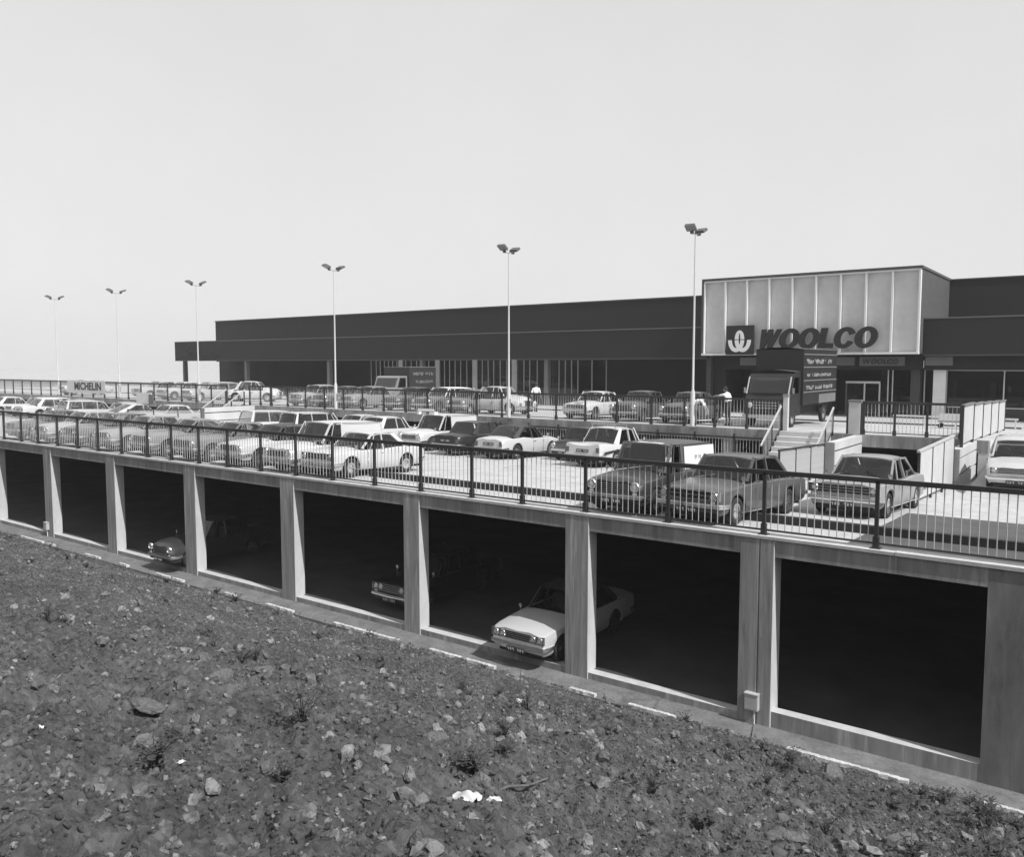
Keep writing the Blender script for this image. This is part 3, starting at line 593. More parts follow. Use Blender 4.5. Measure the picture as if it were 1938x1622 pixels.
    if c['rear'] != 'panel' or True: parts.append(('rear_window', screen(gD, zD - .02, wD * .97, gC - .015, zr + .015, wr * .93, -.05, 'rear_window'), None))
    for wmesh in wins: parts.append(('side_window', wmesh, None))
    for wmesh in trims: parts.append(('window_trim', wmesh, None))
    for xw_ in (-.35, .12): parts.append(('wiper', MB().bar((xw_ * hw * 1.6, gA + .07, zA + .0), (xw_ * hw * 1.6 + .38, gA - .06, zA + .13), .012, .012).mesh('wiper', 'black'), None))
    # seats, steering wheel
    zb_ = zbelt(0); ysf = gA - .95 if key not in ('mini', 'bus') else gA - .75
    seat = MB().box(-.22, .22, -.06, .06, -.12, .22); 
    sm = MB().grid([[(x, y, z) for x, z in [(-.23, -.42), (-.22, .16), (-.12, .24), (.12, .24), (.22, .16), (.23, -.42)]] for y in (-.06, .06)]).add([(-.23, -.06, -.42), (-.22, -.06, .16), (-.12, -.06, .24), (.12, -.06, .24), (.22, -.06, .16), (.23, -.06, -.42)], [(0, 1, 2, 3, 4, 5)]).add([(-.23, .06, -.42), (-.22, .06, .16), (-.12, .06, .24), (.12, .06, .24), (.22, .06, .16), (.23, .06, -.42)], [(5, 4, 3, 2, 1, 0)]).mesh('seat', 'seat')
    if c['rear'] == 'glass':
        for s in (-1, 1): parts.append(('seat', sm, (s * hw * .42, ysf, zb_)))
        if key != 'mini': parts.append(('rear_seat', MB().box(-hw * .68, hw * .68, -.07, .07, -.38, .1).mesh('rear_seat', 'seat'), (0, max(gD + .35, ysf - .95), zb_)))
    stw = MB().lathe([(-.012, .17), (.0, .182), (.012, .17), (.0, .158), (-.012, .17)], 14, 'y').mesh('steering_wheel', 'black', 60)
    parts.append(('steering_wheel', stw, (-hw * .42 * -1, ysf + .48, zb_ + .08)))
    # bumpers
    def bumper(yb, s, z, nm, ww):
        o_ = [(-ww, yb - s * .38), (-ww - .015, yb - s * .1), (-ww + .06, yb + s * .03), (0, yb + s * .075), (ww - .06, yb + s * .03), (ww + .015, yb - s * .1), (ww, yb - s * .38)]
        i_ = [(x * .965, y - s * .035) for x, y in o_]
        prof = [(0, 0.), (.5, .045), (1, .0)]
        m_ = MB()
        m_.grid([[(x, y, z) for x, y in o_], [(x * 1.012, y + s * .012, z + .045) for x, y in o_], [(x, y, z + .09) for x, y in o_], [(x, y, z + .085) for x, y in i_], [(x, y, z + .005) for x, y in i_], [(x, y, z) for x, y in o_]])
        return m_.mesh(nm, 'chrome', 50)
    parts.append(('front_bumper', bumper(L / 2, 1, .39, 'front_bumper', hw * .97), None)); parts.append(('rear_bumper', bumper(-L / 2, -1, .40, 'rear_bumper', hw * .95), None))
    gwid, g0, g1 = c['grille']; gy = L / 2 + .006
    gr = MB().box(-gwid, gwid, gy - .05, gy + .004, g0, g1)
    for k in range(c['gbars'] + 1):
        zz = g0 + (g1 - g0) * k / c['gbars']; gr.box(-gwid, gwid, gy + .004, gy + .012, zz - .005, zz + .005, 1)
    gr.box(-gwid - .012, -gwid, gy - .05, gy + .015, g0 - .01, g1 + .01, 1); gr.box(gwid, gwid + .012, gy - .05, gy + .015, g0 - .01, g1 + .01, 1)
    parts.append(('grille', gr.mesh('grille', ['black', 'chrome']), None))
    hl = MB().lathe([(-.05, c['hr'] + .015), (.015, c['hr'] + .018), (.028, c['hr'] + .004), (.008, c['hr'])], 16, 'y').lathe([(.008, c['hr']), (.018, c['hr'] * .7), (.024, .0001)], 16, 'y', mi=1).mesh('headlight', ['chrome', 'lens'], 50)
    xs_ = [c['hx']] if c['lamps'] == 2 else [c['hx'] + .03, c['hx'] - .17]
    for s in (-1, 1):
        for x in xs_: parts.append(('headlight', hl, (s * x, L / 2 - .004, c['hz'])))
        parts.append(('indicator', MB().box(-.05, .05, -.03, .012, -.022, .022).mesh('indicator', 'lens'), (s * c['hx'], L / 2 + .004, .515)))
        parts.append(('tail_light', MB().box(-.06, .06, -.02, .03, -.09, .09).mesh('tail_light', 'tail'), (s * hw * .76, -L / 2 - .012, c['tail'])))
        ym = gA + .30
        parts.append(('wing_mirror', MB().tube([(0, 0, 0), (0, -.02, .09)], .01, 6).lathe([(-.04, .0001), (-.03, .04), (.01, .052), (.012, .0001)], 10, 'y', (0, -.02, .12)).mesh('wing_mirror', 'chrome', 50), (s * hw * .88, ym, lerp(c['top'], ym / L + .5) - .02)))
        hnd = MB()
        for p in ys0[1:-1] if c['rear'] == 'glass' else ys0[1:2]: hnd.box(s * hw * .985 - .012, s * hw * .985 + .022, p + .04, p + .17, .70, .725)
        parts.append(('door_handle', hnd.mesh('door_handle', 'chrome'), None))
        tr = MB()   # sill trim, belt trim and door shut lines
        sm_ = MB()
        for p in [fy0 - .02] + [p for p in ys0[1:-1]] + ([ry0 + .1] if len(ys0) > 3 else []):
            sm_.box(s * hw * .993 - .004, s * hw * 1.001 + .003, p - .004, p + .004, .28, .50); sm_.box(s * hw * .985 - .004, s * hw * .997 + .004, p - .004, p + .004, .503, .76)
        parts.append(('door_seam', sm_.mesh('door_seam', 'black'), None))
        tr.box(s * hw * .975, s * hw * 1.0 + .004, -L * .28, L * .30, .245, .268)
        parts.append(('sill_trim', tr.mesh('sill_trim', 'chrome'), None))
    pl = MB().box(-.26, .26, -.012, .0, -.055, .055)
    for k in range(7):
        if k == 3: continue
        x = -.21 + k * .07; pl.box(x - .018, x - .006, .0, .004, -.032, .032, 1); pl.box(x + .004, x + .016, .0, .004, -.032 if k % 2 else 0., .032, 1)
    plm = pl.mesh('number_plate', ['plate', 'mark'])
    parts.append(('number_plate', plm, (0, L / 2 + .085, .33)))
    parts.append(('number_plate', plm, ('r', 0, -L / 2 - .02, .62)))
    CARM[key] = (c, parts, yf, yr); return CARM[key]
def car(key, x, y, heading, body, label, group, roof=None, zf=None, slope=None, name=None, anchor='nose', name2=None, lod=2):
    c, parts, yf, yr = car_model(key); L = c['L']
    h = Vector((math.sin(heading), math.cos(heading)))     # heading 0 = +Y, pi = -Y
    cx, cy = (x, y)
    if anchor == 'nose': cx, cy = x - h.x * L / 2, y - h.y * L / 2
    if anchor == 'tail': cx, cy = x + h.x * L / 2, y + h.y * L / 2
    zf = zf or zd; s = (zf(cy + 1) - zf(cy)) if slope is None else slope
    rot = (Matrix.Rotation(math.atan(s), 4, 'X') @ Matrix.Rotation(-heading, 4, 'Z')).to_euler()
    nm = name or {'van': 'parked_van', 'bus': 'parked_van', 'estate': 'estate_car'}.get(key, 'parked_car')
    t = thing(nm, label, 'van' if key in ('van', 'bus') else 'car', (cx, cy, zf(cy)), rot, group)
    if body > .4: body = .4 + (body - .4) * .36
    col = (body,) * 3 + (1,); rcol = ((roof if roof is not None else body),) * 3 + (1,)
    for nme, me, loc in parts:
        if lod < 2 and nme in ('door_seam', 'sill_trim', 'door_handle', 'steering_wheel', 'wiper', 'indicator', 'window_trim'): continue
        l = (0, 0, 0); rr = None
        if isinstance(loc, tuple):
            if loc[0] == 'r': l = loc[1:]; rr = (0, 0, PI)
            else: l = loc
        o = obj(nme, me, t, l, rr); o.color = rcol if loc == 'roof' else col
        if loc == 'roof' and roof is not None: o.material_slots[0].link = 'OBJECT'; o.material_slots[0].material = M['matte']
    tm, hm = wheel_meshes(c['r']); xw = c['W'] / 2 - .115
    for yy in (yf, yr):
        for sx in (-1, 1):
            a = obj('wheel', tm, t, (sx * xw, yy, c['r']), (0, 0, 0 if sx > 0 else PI)); obj('hub_cap', hm, a)
    return t
GN, GF, GU, GG = 'cars along the near railing', 'cars in the row below the upper deck', 'cars parked on the upper deck', 'cars in the garage bays'
WH, LG, MG, DG, BK = .78, .45, .22, .07, .018
# near row, noses to the railing
zdk = lambda y: zd(y) - .03
def deck_car(*a, **k): return car(*a, zf=zdk, **k)
deck_car('viva', -5.15, 19.75, PI + .05, .26, 'mid-grey saloon behind the kerb beam beside the pale fence', GN)
deck_car('hunter', -7.42, 16.25, PI + .10, .075, 'dark saloon with round headlights nosed up to the railing', GN)
van = deck_car('van', -9.27, 16.27, PI, .03, 'old dark van with white side panels and worn roof paint', GN, roof=.09)
deck_car('coke', -19.5, 16.3, PI - .02, .74, 'white saloon standing side on next to the empty bays', GN)
deck_car('van', -21.4, 16.3, PI, .76, 'tall white van with a dark grille among the near row', GN)
deck_car('saloon', -23.95, 16.3, PI, .72, 'white saloon with a dark vinyl roof in the near row', GN, roof=.06)
deck_car('fast', -26.7, 16.3, PI, .16, 'dark fastback with light roof gutters in the near row', GN)
deck_car('fast', -29.5, 16.3, PI, .20, 'grey fastback beside the dark fastback', GN)
deck_car('saloon', -32.3, 16.3, PI, .30, 'light grey saloon fifth from the frame edge in the near row', GN)
deck_car('boxy', -34.9, 16.3, PI, .14, 'dark square saloon with four headlights in the near row', GN)
deck_car('saloon', -37.6, 16.3, PI, .40, 'pale saloon second from the frame edge in the near row', GN)
deck_car('coke', -40.4, 16.3, PI, .10, 'dark saloon cut by the frame edge in the near row', GN)
# far row, tails to the camera
deck_car('finned', -15.95, 25.75, 0, .78, 'white finned saloon with dark side flash and roof rack', GF, anchor='tail')
deck_car('mini', -17.95, 27.6 , PI, .016, 'small black car with a white door pillar beside the finned saloon', GF, anchor='nose')
deck_car('coke', -20.35, 25.75, 0, .62, 'light saloon with a dark vinyl roof tail to the camera', GF, roof=.045, anchor='tail')
deck_car('boxy', -22.65, 25.75, 0, .02, 'black saloon tail to the camera beside the white van', GF, anchor='tail')
deck_car('van', -25.35, 26.4, PI, .78, 'white van with a plain side behind the black saloon', GF)
deck_car('boxy', -28.1, 25.6, 0, .74, 'white four-door saloon tail to the camera beside the white van', GF, anchor='tail')
deck_car('saloon', -30.8, 26.4, PI, .5, 'silver saloon with its bonnet to the camera in the far row', GF)
deck_car('estate', -33.4, 26.0, 0, .7, 'white estate car between two pale saloons', GF, anchor='tail')
deck_car('estate', -36.3, 25.6, 0.1, .78, 'white estate car with large side windows near the left steps', GF, anchor='tail')
k_ = 0
for x, m_, g_, hd, lb in ((-47.6, 'saloon', .62, PI, 'pale saloon just left of the far underpass'), (-50.4, 'fast', .5, 0, 'pale fastback below the small sign board'), (-53.2, 'saloon', .42, PI, 'grey saloon second along from the sign board'), (-56.2, 'estate', .62, 0, 'pale estate car in the far row under the tyre banner'), (-59.2, 'chrome', .2, PI, 'dark rounded saloon under the tyre banner'), (-62.4, 'boxy', .72, 0, 'white square saloon beyond the tyre banner'), (-65.4, 'estate', .76, PI, 'white estate car at the far frame edge'), (-68.6, 'saloon', .7, 0, 'white saloon farthest along the far row')):
    deck_car(m_, x, 25.7 if hd == 0 else 26.3, hd, g_, lb, GF, anchor='tail' if hd == 0 else 'nose', lod=1)
# upper deck
def up_car(*a, **k): return car(*a, zf=zu, **k)
up_car('saloon', -21.7, 34.3, PI, .76, 'white saloon behind the upper railing, nose to the camera', GU)
up_car('chrome', -19.05, 34.3, PI, .06, 'dark saloon next to the white one on the upper deck', GU)
up_car('chrome', -16.45, 34.3, PI, .09, 'dark saloon behind the nearest lamp post', GU)
up_car('minor', -26.1, 36.6, PI * .5, .55, 'pale rounded car standing side on behind the upper railing', GU)
up_car('mini', -29.6, 34.5, PI, .12, 'small grey car behind the upper railing', GU, lod=1)
up_car('estate', -32.0, 34.3, PI, .10, 'grey estate car with a light roof on the upper deck', GU, roof=.6, lod=1)
up_car('saloon', -34.4, 34.3, PI, .05, 'dark saloon beside the grey estate car', GU, lod=1)
up_car('saloon', -38.2, 34.3, PI, .20, 'mid-grey saloon behind the third lamp post', GU, lod=1)
up_car('fast', -40.7, 34.3, PI, .09, 'dark fastback on the upper deck', GU, lod=1)
up_car('boxy', -43.1, 34.3, PI, .3, 'grey square saloon on the upper deck', GU, lod=1)
up_car('minor', -51.2, 39.5, R(52), .74, 'pale rounded saloon seen from the side near the far steps', GU)
for x, m_, g_, lb in ((-56.5, 'estate', .4, 'grey estate car behind the fence near the fourth lamp post'), (-60.0, 'saloon', .55, 'pale saloon behind the fence past the tyre banner'), (-63.5, 'boxy', .45, 'grey saloon behind the tyre banner'), (-76, 'saloon', .6, 'pale saloon far along the upper deck')):
    up_car(m_, x, 35.0, PI, g_, lb, GU, lod=1)
# ramp
def zr_(y): return zd(27) - .02 + (zu(40) - zd(27) + .02) * (y - 27) / 13
car('coke', -2.45, 27.9, PI - .08, .60, 'pale saloon coming down the ramp at the frame edge', 'car on the ramp', zf=zr_)
# garage
zg = lambda y: ZF
car('wedge', -11.27, 15.36, PI, .6, 'white saloon with four headlights poking its bonnet out of the garage', GG, zf=zg, roof=.03)  # roof coloured dark, standing in for the shade inside the garage
car('boxy', -16.6, 16.5, PI, .006, 'black saloon with four headlights deep in the garage bay', GG, zf=zg)
car('chrome', -26.55, 15.28, PI, .035, 'dark saloon with a gleaming chrome front in the garage', GG, zf=zg)
# extra pieces on particular cars
def child(parent, name, mb, mats, loc=(0, 0, 0), smooth=None, label=None):
    o = mb.build(name, mats, parent, smooth, loc)
    if label: o['label'] = label
    return o
fz = [o for o in COL.objects if o.get('label', '').startswith('white finned')][0]
for s in (-1, 1):
    child(fz, 'side_flash', MB().prism([(s * .852, -2.1, .60), (s * .855, -1.2, .66), (s * .856, .6, .72), (s * .856, 1.4, .71), (s * .856, 1.4, .67), (s * .856, .6, .67), (s * .855, -1.2, .58), (s * .852, -2.1, .50)], (s * .006, 0, 0)), 'black')
rk = MB()
for y in (-.75, -.25, .15): rk.box(-.55, .55, y - .015, y + .015, 1.55, 1.575)
for x in (-.55, .55): rk.box(x - .015, x + .015, -.8, .2, 1.576, 1.60)
for x in (-.5, .5):
    for y in (-.75, .15): rk.box(x - .012, x + .012, y - .012, y + .012, 1.44, 1.55)
child(fz, 'roof_rack', rk, 'chrome')
rr = [o for o in COL.objects if o.get('label', '').startswith('white van with a plain')][0]
rk = MB()
for y in (.75, .95): rk.box(-.55, .55, y - .015, y + .015, 1.72, 1.745)
for x in (-.5, .5): rk.box(x - .015, x + .015, .72, .98, 1.58, 1.72)
rk.box(-.5, .5, .97, .99, 1.745, 1.86)
child(rr, 'roof_rack', rk, 'fin')
for s in (-1, 1):
    child(van, 'side_panel', MB().prism([(s * .742, -1.95, .95), (s * .742, -.15, .95), (s * .678, -.18, 1.50), (s * .678, -1.95, 1.50)], (s * .008, 0, 0)), 'fin')
    lt = MB()
    for (y, z, h_) in ((-.75, 1.2, .07), (-.80, 1.16, .12), (-.85, 1.21, .06), (-.98, 1.17, .11), (-1.04, 1.2, .06), (-1.09, 1.15, .12)): lt.prism([(s * (.752 - (z - .95) * .116), y, z), (s * (.752 - (z - .95) * .116), y - .015, z), (s * (.752 - (z + h_ - .95) * .116), y - .03, z + h_), (s * (.752 - (z + h_ - .95) * .116), y - .012, z + h_)], (s * .003, 0, 0))
    tag(child(van, 'lettering', lt, 'letter'), kind='stuff')

def van_roof(u, v):
    gB_, gC_, wr_, H_ = .41, -1.845, .656, 1.62; y = gC_ + (gB_ - gC_) * v; ww = wr_ * (1 - .05 * (abs(v - .5) * 2) ** 3)
    return (u * ww, y + .05 * (1 - u * u) * (1 if v > .5 else -1) * abs(2 * v - 1), H_ - abs(u) ** 3 * .055 - .045 * abs(2 * v - 1) ** 3 + .004)
wp = MB(); r3 = random.Random(9)
for u0, u1, va_, vb_ in ((-.62, -.2, .93, .995), (-.2, .12, .95, .995), (.1, .45, .925, .995)):
    wp.grid([[van_roof(u0 + (u1 - u0) * k / 8, va_ + (vb_ - va_) * j / 3 + (r3.uniform(-.02, .02) if j == 0 else 0)) for k in range(9)] for j in range(4)])
child(van, 'worn_paint', wp, 'wall', label='pale worn patch of paint on the front edge of the van roof')

# ------------------------------------------------------------------ lorries
def strokes(mb, x0, x1, z0, h, y, n, seed, mi=0, axis='x'):
    r = random.Random(seed); st = (x1 - x0) / n
    for k in range(n):
        if r.random() < .14: continue
        x = x0 + st * k; a = r.choice((0, .25, 0, .5)); b_ = r.choice((1, 1, .75))
        q = (x, x + st * .42, z0 + h * a, z0 + h * b_)
        mb.box(q[0], q[1], y, y + .006, q[2], q[3], mi)
        mb.box(q[1], q[1] + st * .4, y, y + .006, z0 + h * (.8 if r.random() < .5 else .0), z0 + h * (1. if r.random() < .5 else .2) + .02, mi)
lo = thing('box_lorry', 'tall dark box lorry with pale lettering on its side, parked before the entrance', 'lorry', (-12.62, 37.0, zu(37)), (0, 0, PI), 'lorries on the upper deck')
# local +Y = forward (towards the camera), local +X points to world -X
bx = MB().box(-1.08, 1.08, -5.4, -.2, .95, 3.45); b_ = bx.build('box_body', 'lorry', lo); b_.color = (.015, .015, .015, 1)
rl = MB().grid([[(-1.1 + 2.2 * k / 8, y, 3.452 + .09 * math.sin(PI * k / 8)) for k in range(9)] for y in (-5.42, -.18)]).build('box_roof', 'lorry', lo, 40); rl.color = (.1, .1, .1, 1)
for z in (1.5, 2.02, 2.62, 3.2): MB().box(-1.1, -1.083, -5.38, -.22, z, z + .05).build('side_rail', 'dim', lo)
tx_ = MB(); 
for z, h_, n, sd, a, b__ in ((2.80, .2, 26, 1, -4.6, -.6), (2.22, .14, 26, 2, -4.4, -.7), (1.64, .16, 22, 3, -4.7, -.6)):
    t2 = MB(); strokes(t2, a, b__, z, h_, 0, n, sd); tx_.add([(-1.084 - .0 - (v[1]) , v[0], v[2]) for v in t2.v], t2.f)
tag(tx_.build('lettering', 'text', lo), kind='stuff')
MB().box(-1.085, -1.081, -5.3, -2.6, .97, 1.38).build('side_locker', 'dim', lo)
prof = [(-.2, .5), (1.35, .5), (1.45, .75), (1.38, 1.15), (1.18, 1.5), (.82, 2.25), (.6, 2.42), (-.2, 2.45)]
cb = MB().prism([(-.98, y, z) for y, z in prof], (1.96, 0, 0)).build('cab', 'lorry', lo); cb.color = (.018,) * 3 + (1,)
MB().grid([[(u, .86 + .34 * (1 - v) + .05 * (1 - (u / .9) ** 2) + .03, 1.52 + .68 * v) for u in [-.86 + .215 * j for j in range(9)]] for v in (0, .33, .66, 1.)]).build('windscreen', 'glass', lo, 60)
for s in (-1, 1):
    MB().prism([(s * .985, .05, 1.5), (s * .985, .95, 1.5), (s * .985, .66, 2.2), (s * .985, .05, 2.2)], (s * .012, 0, 0)).build('side_window', 'glass', lo)
    MB().bar((s * .93, 1.27, 1.48), (s * .93, .92, 2.22), .06, .05).build('screen_pillar', 'chrome', lo)
    MB().lathe([(0, .13), (.03, .12), (.05, .0001)], 14, 'y', (s * .72, 1.45, .98)).build('headlight', 'lens', lo, 50)
    MB().box(s * 1.08 - .05, s * 1.08 + .05, 1.05, 1.1, 1.5, 1.75).build('wing_mirror', 'chrome', lo)
MB().box(-1.02, 1.02, 1.46, 1.56, .42, .58).build('front_bumper', 'chrome', lo); MB().box(-.5, .5, 1.425, 1.47, .75, 1.25).build('grille', 'black', lo)
for zz in (.85, .97, 1.09): MB().box(-.52, .52, 1.47, 1.485, zz, zz + .025).build('grille_bar', 'chrome', lo)
cbr = MB().grid([[(-1.0 + 2. * k / 8, y, 2.452 + .08 * math.sin(PI * k / 8)) for k in range(9)] for y in (-.15, .68)]).build('cab_roof', 'lorry', lo, 40); cbr.color = (.12,) * 3 + (1,)
wm, hb = wheel_meshes(.40)
for yy in (.75, -3.9):
    for s in (-1, 1): a = obj('wheel', wm, lo, (s * .88, yy, .4), (0, 0, 0 if s > 0 else PI)); obj('hub_cap', hb, a)
MB().box(-.7, .7, -5.3, 1.0, .5, .9).build('chassis', 'black', lo)
l2 = thing('flatbed_lorry', 'light-cabbed lorry with a dark lettered box on the upper deck', 'lorry', (-41.0, 41.5, zu(41.5)), (0, 0, PI + .2), 'lorries on the upper deck')
b2 = MB().box(-1.05, 1.05, -3.7, -.1, 1.0, 2.65).build('box_body', 'lorry', l2); b2.color = (.025,) * 3 + (1,)
MB().box(-1.08, 1.08, -3.72, -.08, 2.652, 2.70).build('box_rail', 'trim', l2)
t2 = MB(); strokes(t2, -3.3, -.5, 2.1, .22, 0, 18, 5); strokes(t2, -3.2, -.9, 1.55, .2, 0, 16, 6); tx_ = MB().add([(-1.055 - v[1], v[0], v[2]) for v in t2.v], t2.f); tag(tx_.build('lettering', 'dim', l2), kind='stuff')
prof = [(0, .5), (1.9, .5), (2.0, .95), (1.55, 1.25), (1.35, 1.32), (1.0, 2.0), (.85, 2.08), (0, 2.08)]
c2 = MB().prism([(-.92, y, z) for y, z in prof], (1.84, 0, 0)).build('cab', 'lorry', l2); c2.color = (.22,) * 3 + (1,)
MB().grid([[(u, 1.36 - .34 * v + .015, 1.35 + .6 * v) for u in (-.82, 0, .82)] for v in (0, 1)]).build('windscreen', 'glass', l2)
for s in (-1, 1):
    MB().prism([(s * .922, .15, 1.3), (s * .922, 1.2, 1.3), (s * .922, .92, 1.95), (s * .922, .15, 1.95)], (s * .01, 0, 0)).build('side_window', 'glass', l2)
    for yy in (1.3, -2.7): a = obj('wheel', wm, l2, (s * .82, yy, .4), (0, 0, 0 if s > 0 else PI)); obj('hub_cap', hb, a)
MB().box(-.7, .7, -3.6, 1.2, .5, .95).build('chassis', 'black', l2)

# ------------------------------------------------------------------ lamp posts
flood = MB().add([(-.30, 0, -.03), (.30, 0, -.03), (.30, .52, -.03), (-.30, .52, -.03), (-.27, .03, .13), (.27, .03, .13), (.27, .49, .13), (-.27, .49, .13)],
                 [(4, 5, 6, 7), (0, 1, 5, 4), (1, 2, 6, 5), (2, 3, 7, 6), (3, 0, 4, 7)]).add([(-.30, 0, -.03), (.30, 0, -.03), (.30, .52, -.03), (-.30, .52, -.03)], [(0, 3, 2, 1)], 1).mesh('floodlight', ['lampd', 'lampg'])
gear = MB().box(-.09, .09, -.12, .04, -.14, .0).mesh('gear_box', 'lampd')
for k, (x, lb) in enumerate(((-14.92, 'nearest of the six twin-headed lamp posts, before the sign box'), (-24.8, 'second nearest twin-headed lamp post, before the shop windows'), (-37.65, 'third twin-headed lamp post, before the dark open front'), (-52.5, 'fourth twin-headed lamp post, at the end of the canopy'), (-63.3, 'fifth twin-headed lamp post, alone against the sky'), (-73.4, 'farthest twin-headed lamp post against the sky'))):
    t = thing('lamp_post', lb, 'lamp post', (x, E2 - .14 if k < 3 else E2 + .35, ZU), group='lamp posts along the upper deck')
    MB().tube([(0, 0, 0), (0, 0, 1.45), (0, 0, 1.62), (0, 0, 5), (0, 0, 8.15)], [.095, .095, .05, .042, .03], 12).build('pole', 'lamp', t, 40)
    MB().box(-.13, .13, -.13, .13, -.02, .03).build('base_plate', 'metal', t)
    MB().box(.095, .103, -.05, .05, .5, .95).build('access_door', 'metal', t)
    MB().tube([(0, -.55, 8.34), (0, -.3, 8.17), (0, .3, 8.17), (0, .55, 8.34)], .02, 8).build('cross_arm', 'metal', t, 40)
    for s in (-1, 1):
        f = obj('floodlight', flood, t, (0, s * .36, 8.27), (R(24), 0, 0 if s > 0 else PI)); f.scale = (.74, .76, .72); f.rotation_euler.x += R(random.uniform(-6, 6)); f.rotation_euler.z += R(random.uniform(-9, 9)); obj('gear_box', gear, f)

# ------------------------------------------------------------------ the store
st = thing('store_building', 'long low dark store with a canopy and a tall pale sign box', 'building', (-40, 56, zu(52)))
def ST(name, mb, mats, smooth=None, label=None):
    o = obj(name, mb.mesh(name, mats, smooth), st); o.matrix_parent_inverse = st.matrix_basis.inverted()
    if label: o['label'] = label
    return o
ZS = zu(52) - .05
YU, YC, YS = 60.0, 52.0, 56.0            # upper wall, canopy edge, shop front
ST('upper_wall', B(-90.0, -22.2, YU, 78, .3, 5.16), 'brick'); ST('upper_wall', B(-9.6, 40, YU, 78, .3, 5.38), 'brick')
ST('upper_wall', B(-22.2, -9.6, YU + .3, 78, .3, 5.1), 'brick')
ST('parapet', B(-90.08, -22.2, YU - .06, 78, 5.163, 5.27), 'edge'); ST('parapet', B(-9.6, 40, YU - .06, 78, 5.383, 5.46), 'edge')
# canopies
for x0, x1, zb, zt in ((-85.85, -22.45, .40, 2.42), (-9.42, 40, .52, 2.56)):
    ST('canopy_fascia', B(x0, x1, YC, YC + .2, zb, zt), 'fascia'); ST('canopy_roof', B(x0 + .01, x1 - .01, YC + .2, YU, zt - .25, zt - .02), 'roofing')
    ST('soffit', B(x0 + .01, x1 - .01, YC + .2, YU + 6, zb + .02, zb + .12), 'soffit'); ST('fascia_trim', B(x0, x1, YC - .02, YC + .22, zt + .003, zt + .07), 'trim')
    ST('fascia_trim', B(x0 - .003, x1 + .003, YC - .012, YC + .1, zb - .06, zb + .02), 'soffit')
ST('canopy_end', B(-85.86, -85.6, YC + .2, YU, .4, 2.42), 'fascia')
for x in (-84.6, -73.3, -60.5, -48.6, -35.65): 
    ST('canopy_column', MB().prism([(x - .2, YC + .25, ZS), (x + .2, YC + .25, ZS), (x + .16, YC + .25, .41), (x - .16, YC + .25, .41)], (0, .4, 0)), 'cap' if x > -80 else 'edge')
# recessed dark part, shop windows with posts, mullions and panes, brick panel
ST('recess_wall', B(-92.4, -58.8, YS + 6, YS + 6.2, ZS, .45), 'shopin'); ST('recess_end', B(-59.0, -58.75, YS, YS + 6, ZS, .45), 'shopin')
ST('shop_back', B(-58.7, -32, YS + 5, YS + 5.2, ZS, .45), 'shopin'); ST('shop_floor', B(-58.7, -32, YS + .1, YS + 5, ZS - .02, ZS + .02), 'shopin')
posts = [-54.6, -50.0, -45.65, -41.35]
for x in posts: ST('window_post', B(x - .26, x + .26, YS - .12, YS + .15, ZS, .42), 'wwin')
ST('window_sill', B(-58.7, -32.4, YS - .1, YS + .1, ZS, -2.35), 'dim'); ST('window_head', B(-58.7, -32.4, YS - .06, YS + .06, .30, .415), 'dim2')
mx = [-58.6] + [-57.9 + .55 * k for k in range(6)] + [-54.0, -53.3, -52.6, -51.8, -51.1, -49.2, -48.6, -47.95, -47.3, -46.6, -44.85, -44.2, -43.6, -42.9, -42.2, -40.4, -39.8, -39.05, -38.3, -36.9, -36.3, -35.7, -35.1, -33.8, -32.5]
for a in mx: ST('mullion', B(a - .035, a + .035, YS - .05, YS + .05, -2.35, .3), 'mull')
allx = sorted(mx + posts)
for a, b in zip(allx[:-1], allx[1:]): ST('pane', B(a + .03, b - .03, YS - .008, YS + .0, -2.35, .3), 'shopglass')
ST('blind', B(-58.5, -55, YS + .25, YS + .28, -1.2, .3), 'dim')
ST('brick_panel', B(-32.3, -22.6, YS - .3, YS + .2, ZS, .45), 'brick')
ST('brick_return', B(-22.62, -22.3, YC + .2, YS - .3, ZS, .6), 'brick2')
# sign box
bx0, bx1, bz0, bz1, by = -22.4, -9.45, .62, 5.38, 51.0
ST('sign_box', B(bx0, bx1, by + .22, YU + 1, bz0 + .05, bz1 - .02), 'brick2')
ST('box_cap', B(bx0 - .06, bx1 + .06, by - .12, YU + 1.05, bz1 - .02, bz1 + .12), 'edge'); ST('box_edge', B(bx0 - .07, bx0 + .08, by - .1, by + .3, bz0 - .1, bz1 - .025), 'edge')
ST('box_soffit', B(bx0 + .01, bx1 - .01, by + .0, YU, bz0 - .02, bz0 + .045), 'soffit')
pw_ = (bx1 - bx0 - .16) / 9
for k in range(9):
    a = bx0 + .1 + k * pw_
    ST('panel', MB().grid([[(a + pw_ * u, by + .16 - .05 * math.sin(PI * u), z) for u in (0.03, .2, .4, .6, .8, .97)] for z in (bz0 + .1, bz1 - .12)]).grid([[(a + pw_ * u, by + .2, z) for u in (0.03, .97)] for z in (bz0 + .1, bz1 - .12)]), 'panel', 40)
for k in range(10):
    a = bx0 + .1 + k * pw_
    ST('fin', MB().prism([(a - .05, by - .10, bz0 + .08), (a + .05, by - .10, bz0 + .08), (a + .05, by + .19, bz0 + .08), (a - .05, by + .19, bz0 + .08)], (0, 0, bz1 - bz0 - .2)), 'fin')
ST('top_trim', B(bx0 + .1, bx1 - .02, by - .085, by + .19, bz1 - .12, bz1 - .03), 'fin'); ST('bottom_trim', B(bx0 + .0, bx1 - .0, by - .16, by + .2, bz0 - .06, bz0 + .078), 'fin')
